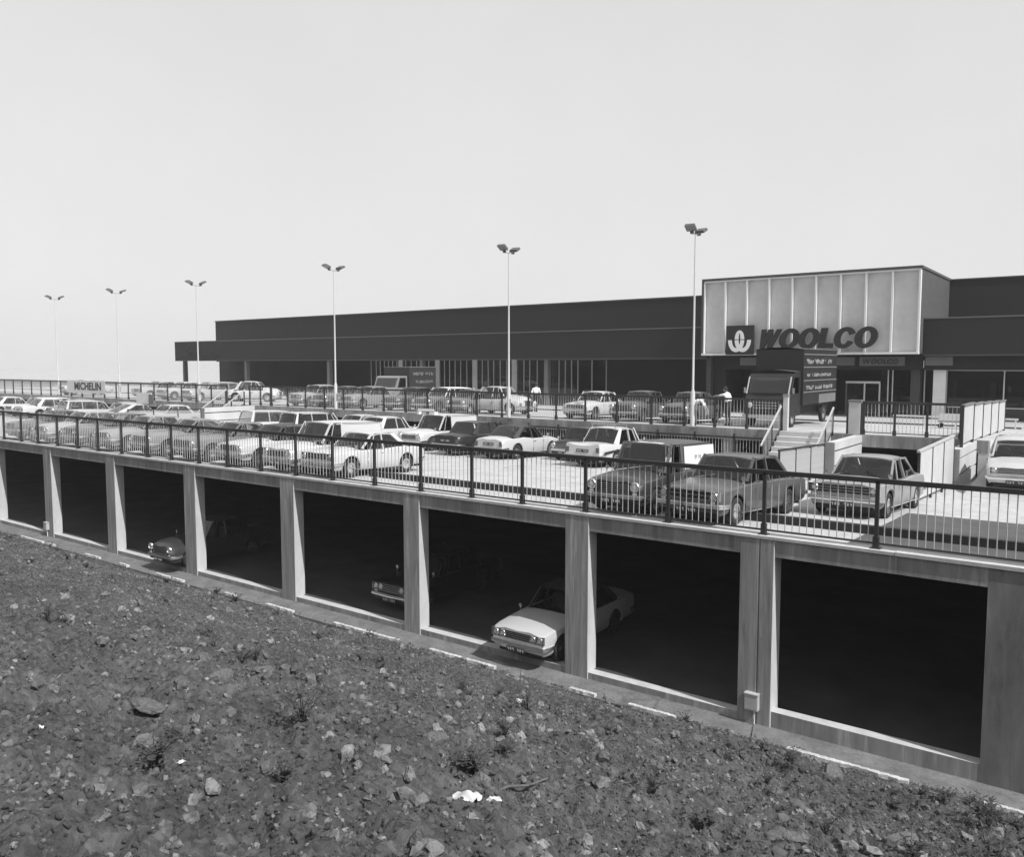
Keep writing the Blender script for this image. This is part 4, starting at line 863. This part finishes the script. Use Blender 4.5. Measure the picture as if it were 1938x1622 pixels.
# entrance below the box and right wing
ST('entrance_fascia', B(-22.3, -9.5, 52.6, 52.8, -.35, .58), 'brick')
for a, b in ((-14.9, -13.25), (-20.4, -18.0), (-9.35, -7.95)): ST('fascia_panel', B(a, b, 52.45, 52.6, -.08, .42), 'dim')
ST('sign_panel', B(-12.95, -10.45, 52.42, 52.6, -.1, .42), 'dim')
ST('wing_fascia', B(-9.45, 40, 52.62, 52.9, -.32, .52), 'brick')
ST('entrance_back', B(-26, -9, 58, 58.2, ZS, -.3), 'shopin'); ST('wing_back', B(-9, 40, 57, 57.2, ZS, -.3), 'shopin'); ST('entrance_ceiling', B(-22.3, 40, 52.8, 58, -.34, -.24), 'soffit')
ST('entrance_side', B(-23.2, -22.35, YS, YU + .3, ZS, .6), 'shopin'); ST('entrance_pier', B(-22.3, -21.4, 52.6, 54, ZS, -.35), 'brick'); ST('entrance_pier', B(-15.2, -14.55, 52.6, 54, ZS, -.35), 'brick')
ST('wing_pier', B(-9.0, -8.35, 53.0, 53.6, ZS, -.32), 'wwin'); ST('wing_pier', B(-10.2, -9.7, 53.0, 53.6, ZS, -.35), 'dim2')
for a, b in ((-13.95, -12.95), (-12.9, -12.05)): ST('door_glass', B(a + .06, b - .06, 53.6, 53.61, ZS + .1, -1.2), 'shopglass')
ST('door_frame', B(-14.0, -12.0, 53.55, 53.66, -1.18, -1.05), 'fin')
for x in (-14.0, -12.93, -12.06): ST('door_frame', B(x, x + .08, 53.55, 53.66, ZS, -1.18), 'fin' if x > -13.5 else 'dim')
for x in (-11.55, -11.3, -9.55, -5.5, -1.5, 3): ST('mullion', B(x - .03, x + .03, 53.55, 53.63, ZS + .3, -.35), 'mull')
for a, b in ((-12, -11.55), (-11.25, -10.25), (-8.3, -5.5), (-5.45, -1.5), (-1.45, 3), (3.05, 9)): ST('pane', B(a + .03, b - .03, 53.58, 53.59, ZS + .3, -.35), 'shopglass')
ST('stall_riser', B(-8.3, 40, 53.45, 53.65, ZS, -2.5), 'dim2'); ST('sill_bar', B(-8.3, 40, 53.40, 53.66, -2.5, -2.45), 'mull'); ST('window_head', B(-8.3, 40, 53.5, 53.64, -.38, -.325), 'mull')

# sign lettering
def glyph(ch):
    def ring(a0, a1, n=28, ow=.5, oh=.5, iw=.2, ih=.30):
        o_ = [(.5 + ow * math.cos(a0 + (a1 - a0) * k / n), .5 + oh * math.sin(a0 + (a1 - a0) * k / n)) for k in range(n + 1)]
        i_ = [(.5 + iw * math.cos(a0 + (a1 - a0) * k / n), .5 + ih * math.sin(a0 + (a1 - a0) * k / n)) for k in range(n + 1)]
        return [[o_[k], o_[k + 1], i_[k + 1], i_[k]] for k in range(n)]
    if ch == 'O': return ring(0, 2 * PI)
    if ch == 'C': return ring(.42, 2 * PI - .42)
    if ch == 'L': return [[(.05, 0), (.92, 0), (.92, .24), (.05, .24)], [(.05, .24), (.43, .24), (.43, 1), (.05, 1)]]
    if ch == 'W': return [[(-.02, 1), (.27, 1), (.36, 0), (.10, 0)], [(.10, 0), (.36, 0), (.66, 1), (.42, 1)], [(.42, 1), (.68, 1), (.82, 0), (.56, 0)], [(.56, 0), (.82, 0), (1.22, 1), (.92, 1)]]
sg = thing('store_sign', 'big dark slanting WOOLCO letters across the pale sign box', 'sign', (-18.6, by - .12, .95))
x = 0.
for ch, wd in (('W', 1.02), ('O', 1.22), ('O', 1.22), ('L', 1.0), ('C', 1.2), ('O', 1.26)):
    h = 1.26 if ch in 'OC' else 1.2; z0 = -.03 if ch in 'OC' else 0
    mb = MB()
    for qi, q in enumerate(glyph(ch)): mb.prism([(x + (px * wd) + (z0 + pz * h) * .20, 0, z0 + pz * h) for px, pz in q], (0, -.16 - (.002 * qi if ch == 'W' else 0), 0))
    mb.build('letter', 'letter', sg); x += wd * (1.22 if ch == 'W' else 1.0) - (.04 if ch != 'L' else .10)
em = thing('emblem_sign', 'dark square sign with a pale globe and double curve emblem', 'sign', (-19.78, by - .12, 1.52))
B(-.90, .90, -.18, .0, -.92, .92).build('board', 'letter', em)
def arcs(mb, cx, cz, ro, rz, ri, riz, a0, a1, n=18):
    for k in range(n):
        p, q = a0 + (a1 - a0) * k / n, a0 + (a1 - a0) * (k + 1) / n
        mb.prism([(cx + ro * math.cos(p), -.181, cz + rz * math.sin(p)), (cx + ro * math.cos(q), -.181, cz + rz * math.sin(q)), (cx + ri * math.cos(q), -.181, cz + riz * math.sin(q)), (cx + ri * math.cos(p), -.181, cz + riz * math.sin(p))], (0, -.02, 0))
e1 = MB(); arcs(e1, -.22, .0, .53, .76, .28, .50, PI, 2 * PI); e1.build('left_curve', 'emblem', em)
e2 = MB(); arcs(e2, .22, .0, .53, .76, .28, .50, PI, 2 * PI); e2.v = [(a, b - .003, c) for a, b, c in e2.v]; e2.build('right_curve', 'emblem', em)
e3 = MB(); arcs(e3, 0, .05, .31, .56, .055, .38, 0, PI); e3.build('globe', 'emblem', em)
# lettering with the built-in font, turned into mesh
def glyph_mesh(ch, size, mat, ext, shear, off):
    cu = bpy.data.curves.new('letter', 'FONT'); cu.body = ch; cu.size = size; cu.extrude = ext; cu.shear = shear; cu.offset = off; cu.resolution_u = 3
    o = bpy.data.objects.new('letter', cu); COL.objects.link(o); bpy.context.view_layer.update()
    me = bpy.data.meshes.new_from_object(o.evaluated_get(bpy.context.evaluated_depsgraph_get())); bpy.data.objects.remove(o); bpy.data.curves.remove(cu)
    me.materials.clear(); me.materials.append(M[mat]); return me
def lettering(parent, s_, size, mat, loc, ext=.01, shear=0., off=0., inv=False, width=None):
    ms = []; x = 0.
    for ch in s_:
        if ch == ' ': x += size * .32; continue
        me = glyph_mesh(ch, size, mat, ext, shear, off); xs_ = [v.co.x for v in me.vertices]; ms.append((x - min(xs_), me)); x += max(xs_) - min(xs_) + size * .07
    k = (width / x) if width else 1.
    for dx, me in ms:
        o = obj('letter', me, parent, (loc[0] + (dx - x / 2) * k, loc[1], loc[2]), (PI / 2, 0, 0)); o.scale.x = k
        if inv: o.matrix_parent_inverse = parent.matrix_basis.inverted()
lettering(st, 'WOOLCO', .44, 'dim2', (-11.75, 52.39, .0), .02, .2, .012, True, 2.0)
lettering(st, 'Car Accessories', 1.05, 'black', (-80.5, YC - .03, 1.0), .02, .1, .01, True, 6.6)
mb_ = thing('tyre_banner', 'white MICHELIN banner hung on the upper railing', 'banner', (-67.9, E2 - .02, ZU))
B(-3.1, 3.1, -.02, .0, .32, 1.36).build('cloth', 'sign', mb_); lettering(mb_, 'MICHELIN', .82, 'letterb', (.35, -.026, .62), .004, 0, .03, width=4.4)
sb = thing('sign_board', 'small pale sign board on a thin post near the far steps', 'sign', (-49.9, 28.0, zd(28)))
B(-.9, .9, -.02, .02, 1.35, 2.05).build('board', 'sign', sb); B(.62, 1.15, -.05, -.022, 1.35, 1.95).build('side_board', 'dim', sb); MB().tube([(.5, .05, 0), (.5, .05, 1.9)], .035, 8).build('post', 'metal', sb)
o = B(-.55, .55, -.03, .03, 0, .32).build('white_box', 'fin', None, None, (-6.2, 41.5, zu(41.5) + .35)); tag(o, 'long white box on a trolley beyond the short railing', 'box')
tr = thing('trolley', 'low metal trolley beyond the short railing', 'trolley', (-6.2, 41.7, zu(41.5)))
B(-.6, .6, -.25, .25, .28, .34).build('bed', 'metal', tr)
for sx in (-.5, .5):
    for sy in (-.2, .2): MB().lathe([(-.02, .1), (.02, .1)], 10, 'y', (sx, sy, .11)).lathe([(-.02, .1), (-.02, .001)], 10, 'y', (sx, sy, .11)).lathe([(.02, .1), (.02, .001)], 10, 'y', (sx, sy, .11)).build('wheel', 'tyre', tr); MB().tube([(sx, sy, .1), (sx, sy, .3)], .02, 6).build('leg', 'metal', tr)
gu = thing('kerb_rail', 'low pale knee rail on the pavement beyond the short railing', 'rail', (-6.4, 43, zu(43)))
B(-2.6, 2.6, -.03, .03, .42, .50).build('rail', 'fin', gu)
for x in (-2.55, -1.2, .1, 1.4, 2.5): B(x - .03, x + .03, -.025, .025, 0, .42).build('post', 'fin', gu)

# ------------------------------------------------------------------ boxes on pillars
for x, y, sc, lb in ((-5.72, D - .03, .9, 'grey meter box low on the jointed pillar'), (-36.0, D - .03, .85, 'small meter box at the foot of a far pillar')):
    t = thing('meter_box', lb, 'box', (x, y, ZP), group='meter boxes')
    b = MB().box(-.15 * sc, .15 * sc, -.11, .02, .33 * sc, .68 * sc); b.build('case', 'boxm', t); B(-.16 * sc, .16 * sc, -.125, .02, .68 * sc, .71 * sc).build('lid', 'boxm', t)
    B(-.13 * sc, .13 * sc, -.116, -.11, .36 * sc, .65 * sc).build('door', 'boxm', t)
    MB().tube([(.05, -.04, 0), (.05, -.04, .33 * sc)], .016, 8).build('conduit', 'fin', t)

# ------------------------------------------------------------------ rocks, litter, weeds, edging on the bank
def rock_mesh(seed, flat=.6, rough=.25):
    r = np.random.default_rng(seed); v = IV3.copy()
    for k in range(7):
        n = r.normal(size=3); n /= np.linalg.norm(n); d = .55 + .3 * r.random(); p = v @ n; v -= np.clip(p - d, 0, None)[:, None] * n * .9
    q = v * 2.3 + seed; v *= (1 + rough * .5 * (vn(q[:, 0] + q[:, 2], q[:, 1] - q[:, 2], seed) - .5) + rough * .5 * (vn(q[:, 0] * 3 + 5, q[:, 1] * 3 + q[:, 2] * 3, seed + 1) - .5))[:, None]
    v *= np.array([1.2, .85, flat]); return fast_mesh('rock', v, IF3, 'rock', False)
def bz(x, y): return float(bank_z(np.array([x]), np.array([y]))[0])
rocks = [(-6.65, 3.67, .17, .3, 'broad flat-topped rock with a dark undercut side'), (-7.74, 5.06, .19, 1.1, 'pale wedge of stone in a pair on the bank'), (-7.55, 5.5, .17, 2.0, 'darker stone lying against the pale wedge'), (-15.94, 10.75, .26, 2.6, 'long slanting pale stone below the chrome-fronted car'), (-2.3, 7.3, .20, .5, 'rough crumbling boulder at the very bottom edge'), (-6.88, 7.08, .09, .9, 'small pale cube of stone under the white car'), (-6.16, 6.06, .12, 2.2, 'rounded stone uphill of the paper bag'), (-5.04, 5.54, .17, 1.5, 'large dark clod left of the paper bag'), (-9.61, 8.77, .10, .2, 'small pale stone halfway up the bank'), (-4.55, 6.2, .12, 2.9, 'pale stone just above the dry stick'), (-5.02, 11.52, .16, .7, 'stone lump below the jointed pillar'), (-3.4, 12.9, .24, 1.9, 'dark clod overhanging the path before the last bay'), (-2.7, 13.9, .15, .1, 'small dark clod at the path edge before the last bay'), (-8.0, 3.7, .10, 1.2, 'low stone near the frame edge'), (-2.9, 9.6, .14, 2.4, 'grey lump alone on the lower slope'), (-4.2, 8.4, .13, .4, 'grey lump between two weeds'), (-1.7, 9.3, .22, 1.0, 'big clod near the bottom corner')]
RM = [rock_mesh(k * 13 + 3, .45 + .1 * (k % 4), .35) for k in range(8)]
for k, (x, y, s, a, lb) in enumerate(rocks):
    o = obj('rock', RM[k % 8], None, (x, y, bz(x, y) + s * .18), (random.uniform(-.2, .2), random.uniform(-.2, .2), a)); o.scale = (s * .8, s * .8, s * .7)
    tag(o, lb, 'rock', 'larger rocks on the bank')
# litter
def crumple(name, w_, l_, seed, mat):
    r = np.random.default_rng(seed); n = 13; g = []
    for i_ in range(n):
        row = []
        for j in range(n):
            u, v = i_ / (n - 1) - .5, j / (n - 1) - .5; k = 1 - .35 * max(0, u + .1) * (1 + math.sin(v * 9 + seed))
            row.append((u * w_ * (1 + .15 * math.sin(v * 7 + seed)), v * l_ * k, .04 + .10 * w_ * (math.sin(u * 6 + seed) * math.cos(v * 5) + .5 * math.sin(u * 13 + v * 9)) + .04 * w_ * r.random() + .12 * w_ * (1 - 4 * u * u) * (1 - 4 * v * v)))
        g.append(row)
    return MB().grid(g).mesh(name, mat, 70)
for x, y, w_, l_, rz, lb in ((-4.15, 4.95, .24, .14, .6, 'large crumpled white paper bag lying on the bank'), (-3.98, 5.12, .12, .06, .3, 'torn white strip beside the crumpled paper bag'), (-3.78, 5.18, .07, .06, 1.3, 'small white scrap just beyond the torn strip'), (-7.77, 10.57, .22, .10, .8, 'flat white scrap high on the bank below the white car'), (-6.39, 2.68, .07, .04, .4, 'tiny white scrap near the frame edge'), (-5.2, 3.1, .05, .05, .2, 'tiny white scrap low on the bank'), (-2.9, 5.2, .06, .04, .9, 'small white scrap at the very bottom of the bank'), (-6.9, 6.6, .07, .05, .1, 'pale paper scrap among the larger stones')):
    tag(obj('paper_litter', crumple('paper_litter', w_, l_, int(abs(x * 17)), 'white'), None, (x, y, bz(x, y)), (0, -.1, rz)), lb, 'litter', 'paper litter on the bank')
o = MB().tube([(-.25, 0, .02), (-.1, .03, .05), (.08, .0, .06), (.26, .06, .08)], [.012, .014, .012, .008], 6).tube([(.08, 0, .06), (.16, -.06, .1)], [.008, .005], 6).build('dry_stick', 'weed2', None, 50, (-4.26, 5.85, bz(-4.26, 5.85) + .02), (0, 0, .8)); tag(o, 'pale forked dry stick behind the paper bag', 'stick')
o = MB().prism([(-.4, -.35, 0), (.35, -.4, 0), (.42, .3, 0), (-.3, .38, 0)], (0, 0, .035)).build('loose_slab', 'rock', None, None, (-8.05, 15.35, ZP + .003), (.02, 0, .3)); tag(o, 'thin loose slab lying on the path', 'slab')
# broken edging stones between path and soil
r_ = random.Random(4); x = -44.
k = 0
while x < -.6:
    L_ = r_.uniform(.5, 1.3)
    if r_.random() < .42:
        q = MB(); n = 7
        top = [(-L_ / 2 + L_ * j / n, r_.uniform(.03, .075)) for j in range(n + 1)]
        for (xa, wa), (xb, wb_) in zip(top[:-1], top[1:]):
            q.add([(xa, -wa, 0), (xb, -wb_, 0), (xb, .05, 0), (xa, .05, 0), (xa, -wa, .10), (xb, -wb_, .11), (xb, .045, .11), (xa, .045, .10)], [(4, 5, 6, 7), (0, 1, 5, 4), (2, 3, 7, 6), (1, 2, 6, 5), (3, 0, 4, 7)])
        o = q.build('edging_stone', 'edging', None, None, (x, YB - .03, ZP - .04), (0, 0, r_.uniform(-.02, .02))); tag(o, 'pale broken edging stone between the path and the soil', 'edging', 'edging stones along the path')
    x += L_ + .04
# weeds: thin dry stalks with small leaves
def weed_mesh(seed, n, h, spread, mat, leaf=.05):
    r = random.Random(seed); mb = MB()
    for _ in range(n):
        a = r.uniform(0, 2 * PI); s = r.uniform(.2, 1) * spread; hh = h * r.uniform(.45, 1); pts = [Vector((0, 0, -.03))]
        for k in range(1, 5):
            f = k / 4; pts.append(Vector((math.cos(a) * s * f ** 1.5 + r.uniform(-.01, .01), math.sin(a) * s * f ** 1.5 + r.uniform(-.01, .01), hh * f * (1 - .25 * f * s / max(h, .01)))))
        mb.tube(pts, [.006, .005, .004, .003, .0015], 4, cap=False)
        for k in range(1, 5):
            for _2 in range(3):
                p = pts[k].lerp(pts[k - 1], r.random()); b = r.uniform(0, 6.28); l = leaf * r.uniform(.5, 1.3); d = Vector((math.cos(b), math.sin(b), r.uniform(-.3, .8))) * l; u = Vector((-math.sin(b), math.cos(b), 0)) * l * .22
                mb.add([p, p + d * .5 + u, p + d, p + d * .5 - u], [(0, 1, 2, 3)])
    return mb.mesh('weed', mat, 60)
WM = [weed_mesh(k, 10 + 4 * (k % 3), .26 + .05 * (k % 4), .2 + .05 * (k % 3), 'weed', .05 + .01 * (k % 3)) for k in range(7)] + [weed_mesh(30 + k, 14, .12, .2, 'weed', .045) for k in range(3)]
TALL = weed_mesh(77, 3, .62, .07, 'weed', .05)
r_ = random.Random(21); n = 0
spots = [(-16.6, 14.2), (-19.4, 14.3), (-14.6, 13.9), (-23.3, 13.6), (-25.8, 14.4), (-13.4, 12.3), (-30, 14.1), (-10.2, 9.4), (-17.2, 11.6), (-5.5, 4.4), (-6.1, 3.6), (-4.6, 3.5), (-5.0, 2.8), (-9.5, 6.2), (-3.1, 5.4), (-2.2, 8.2), (-3.8, 7.6), (-6.5, 9.1), (-5.6, 9.8), (-2.5, 11.1)]
while len(spots) < 190:
    x = -.8 - 38 * r_.random() ** 1.7; y = r_.uniform(1.8, 14.8)
    if float(vn(np.array([x * .5]), np.array([y * .5]), 31)[0]) > .42: spots.append((x, y))
for x, y in spots:
    s = r_.uniform(.4, 1.2); o = obj('weed', r_.choice(WM), None, (x, y, bz(x, y)), (r_.uniform(-.1, .1), r_.uniform(-.1, .1), r_.uniform(0, 6.28))); o.scale = (s, s, s)
    low = o.data in WM[7:]
    tag(o, 'low spreading tuft of dark dry weed on the bank' if low else ('larger straggling dark dry weed on the bank' if s > .75 else 'small straggling dark dry weed on the bank'), 'weed', 'low weed tufts' if low else ('larger weeds' if s > .75 else 'small weeds'))
for x, y, s, lb in ((-5.15, 14.1, 1.15, 'tall upright dark weed stalk before the jointed pillar'), (-8.4, 14.6, .8, 'upright dark weed beside the loose slab'), (-9.9, 13.6, .75, 'thin leaning weed stalk by the path edge'), (-26.2, 14.7, .7, 'upright weed by the path before a far pillar'), (-20.8, 14.4, .6, 'short upright weed by the path')):
    o = obj('weed', TALL, None, (x, y, bz(x, y)), (0, .08, x)); o.scale = (s, s, s); tag(o, lb, 'weed', 'tall weeds by the path')

# ------------------------------------------------------------------ people
def person(label, loc, rz, J, shirt, trous, head_dir=(0, 1, 0)):
    """J: joint positions (local, facing +Y). One skinned body mesh; head, hair and clothes as children."""
    t = thing('person', label, 'person', loc, (0, 0, rz), 'people on the upper deck')
    names = ['pelvis', 'waist', 'chest', 'neck', 'head', 'ls', 'le', 'lw', 'lh', 'rs', 're', 'rw', 'rh', 'lhip', 'lk', 'la', 'lt', 'rhip', 'rk', 'ra', 'rt']
    rad = dict(pelvis=.15, waist=.135, chest=.155, neck=.055, head=.05, ls=.07, le=.048, lw=.034, lh=.035, rs=.07, re=.048, rw=.034, rh=.035, lhip=.1, lk=.065, la=.045, lt=.035, rhip=.1, rk=.065, ra=.045, rt=.035)
    ed = [('pelvis', 'waist'), ('waist', 'chest'), ('chest', 'neck'), ('neck', 'head'), ('chest', 'ls'), ('ls', 'le'), ('le', 'lw'), ('lw', 'lh'), ('chest', 'rs'), ('rs', 're'), ('re', 'rw'), ('rw', 'rh'), ('pelvis', 'lhip'), ('lhip', 'lk'), ('lk', 'la'), ('la', 'lt'), ('pelvis', 'rhip'), ('rhip', 'rk'), ('rk', 'ra'), ('ra', 'rt')]
    vs = [Vector(J[n_]) for n_ in names]; E_ = [(names.index(a), names.index(b)) for a, b in ed]; rr_ = [rad[n_] for n_ in names]
    for side in 'lr':   # five fingers leaving the palm
        h_ = Vector(J[side + 'h']); d = (h_ - Vector(J[side + 'w'])).normalized(); u = d.cross(Vector((.3, .2, .9))).normalized()
        for k, (o_, l_) in enumerate(((-.03, .055), (-.011, .075), (.011, .08), (.03, .07), (.045, .05))):
            base = h_ + u * o_; vs.append(base + d * .02); rr_.append(.010); E_.append((names.index(side + 'h'), len(vs) - 1)); vs.append(base + d * (.02 + l_) + u * (.03 if k == 4 else 0) - Vector((0, 0, .015))); rr_.append(.008); E_.append((len(vs) - 2, len(vs) - 1))
    me = bpy.data.meshes.new('body'); me.from_pydata([tuple(v) for v in vs], E_, []); me.materials.append(M['skin']); me.materials.append(M[shirt]); me.materials.append(M[trous])
    o = bpy.data.objects.new('body', me); COL.objects.link(o); md = o.modifiers.new('skin', 'SKIN'); md.use_smooth_shade = True
    if not me.skin_vertices: me.attributes.new
    sk = me.skin_vertices[0].data
    for i_, v in enumerate(sk): v.radius = (rr_[i_],) * 2; v.use_root = (i_ == 0)
    sb_ = o.modifiers.new('sub', 'SUBSURF'); sb_.levels = 1; sb_.render_levels = 1
    bpy.context.view_layer.update(); m2 = bpy.data.meshes.new_from_object(o.evaluated_get(bpy.context.evaluated_depsgraph_get())); bpy.data.objects.remove(o)
    m2.materials.clear()
    for k in ('skin', shirt, trous): m2.materials.append(M[k])
    JV = {k: Vector(v) for k, v in J.items()}
    seg = [('pelvis', 'waist', 2), ('waist', 'chest', 1), ('chest', 'neck', 1), ('neck', 'head', 0), ('chest', 'ls', 1), ('ls', 'le', 1), ('le', 'lw', 0), ('lw', 'lh', 0), ('chest', 'rs', 1), ('rs', 're', 1), ('re', 'rw', 0), ('rw', 'rh', 0)] + [(a, b, 2) for a, b in ed[12:]]
    for p in m2.polygons:
        c_ = p.center; best = (9, 0)
        for a, b, mi in seg:
            A, Bv = JV[a], JV[b]; ab = Bv - A; f = max(0, min(1, (c_ - A).dot(ab) / max(ab.length_squared, 1e-6))); d = (c_ - A - ab * f).length - (rad[a] + (rad[b] - rad[a]) * f)
            if d < best[0]: best = (d, mi)
        p.material_index = best[1]; p.use_smooth = True
    obj('body', m2, t)
    hp = JV['head'] + (JV['head'] - JV['neck']).normalized() * .09; hd = Vector(head_dir).normalized()
    q = hd.to_track_quat('Y', 'Z').to_euler()
    hm = MB().lathe([(-.125, .0001), (-.12, .035), (-.09, .06), (-.03, .078), (.03, .083), (.08, .07), (.11, .04), (.122, .0001)], 14, 'z'); hm.v = [(x * .92, y * 1.12, z) for x, y, z in hm.v]
    hm.add([(-.014, .088, -.035), (.014, .088, -.035), (0, .118, -.03), (0, .085, .02)], [(0, 1, 2), (0, 2, 3), (1, 3, 2)]); hm.box(-.028, .028, .078, .088, -.066, -.058, 1)
    for s in (-1, 1): hm.box(s * .03 - .012, s * .03 + .012, .08, .09, .0, .010, 1); hm.box(s * .078 - .006, s * .078 + .006, -.02, .015, -.03, .03)
    hm.build('head', ['skin', 'hair'], t, 60, tuple(hp), q)
    hr = MB().lathe([(-.02, .088), (.03, .094), (.09, .078), (.122, .045), (.135, .0001)], 14, 'z'); hr.v = [(x * .94, y * 1.1 - .014, z) for x, y, z in hr.v]; hr.box(-.07, .07, -.105, -.06, -.07, .02)
    hr.build('hair', 'hair', t, 60, tuple(hp), q)
    for side in 'lr':
        f = Vector(J[side + 't']); MB().lathe([(-.13, .0001), (-.12, .035), (-.02, .045), (.09, .04), (.13, .0001)], 8, 'y', (0, -.05, 0)).build('shoe', 'hair', t, 60, (f.x, f.y, .04))
WALK = dict(pelvis=(0, 0, .93), waist=(0, .01, 1.08), chest=(0, .02, 1.30), neck=(0, .03, 1.47), head=(0, .04, 1.54), ls=(-.19, .02, 1.39), le=(-.25, -.08, 1.12), lw=(-.24, .0, .88), lh=(-.24, .03, .82), rs=(.19, .02, 1.39), re=(.25, .06, 1.12), rw=(.25, .2, .92), rh=(.25, .24, .86), lhip=(-.1, 0, .88), lk=(-.1, .14, .5), la=(-.1, .12, .1), lt=(-.1, .24, .05), rhip=(.1, 0, .88), rk=(.1, -.02, .48), ra=(.1, -.22, .14), rt=(.1, -.12, .06))
person('person in a white top and dark trousers walking past the shop windows', (-28.7, 41.0, zu(41)), R(20), WALK, 'shirt', 'trous')
LEAN = dict(WALK); LEAN.update(chest=(0, .06, 1.30), neck=(0, .11, 1.47), head=(0, .15, 1.54), rs=(.19, .08, 1.39), re=(.22, .34, 1.34), rw=(.2, .58, 1.30), rh=(.2, .65, 1.29), ls=(-.19, .08, 1.39), le=(-.2, .34, 1.34), lw=(-.16, .58, 1.31), lh=(-.16, .65, 1.30), lk=(-.11, .05, .5), la=(-.11, -.02, .1), lt=(-.11, .09, .05), rk=(.11, .04, .49), ra=(.11, -.05, .1), rt=(.11, .06, .05))
person('person in a white shirt and dark trousers resting both arms on a car roof', (-14.25, 35.4, zu(35.4)), R(80), LEAN, 'shirt', 'trous', (0, 1, -.1))
BEND = dict(WALK); BEND.update(pelvis=(0, -.12, .92), waist=(0, .02, 1.03), chest=(0, .24, 1.13), neck=(0, .40, 1.20), head=(0, .47, 1.23), ls=(-.18, .3, 1.15), le=(-.2, .45, .9), lw=(-.18, .55, .68), lh=(-.17, .58, .6), rs=(.18, .3, 1.15), re=(.2, .42, .9), rw=(.18, .5, .66), rh=(.17, .52, .58), lhip=(-.1, -.12, .87), lk=(-.1, -.04, .48), la=(-.1, -.12, .1), lt=(-.1, -.01, .05), rhip=(.1, -.12, .87), rk=(.1, -.02, .48), ra=(.1, -.1, .1), rt=(.1, .02, .05))
person('person in a white shirt bending forward beside the nearest lamp post', (-15.15, 33.75, zu(33.75)), R(-70), BEND, 'shirt', 'trous', (0, .6, -.8))

# ------------------------------------------------------------------ thin summer haze over the whole site
hz = bpy.data.materials.new('haze'); hz.use_nodes = True; ht = hz.node_tree; ht.nodes.clear()
ho = ht.nodes.new('ShaderNodeOutputMaterial'); hv = ht.nodes.new('ShaderNodeVolumePrincipled'); hv.inputs['Color'].default_value = (.95, .95, .95, 1); hv.inputs['Density'].default_value = .00065
ht.links.new(hv.outputs[0], ho.inputs['Volume'])
M['haze'] = hz
tag(B(-720, 720, -720, 920, -10, 31.5).build('haze', 'haze'), kind='stuff')
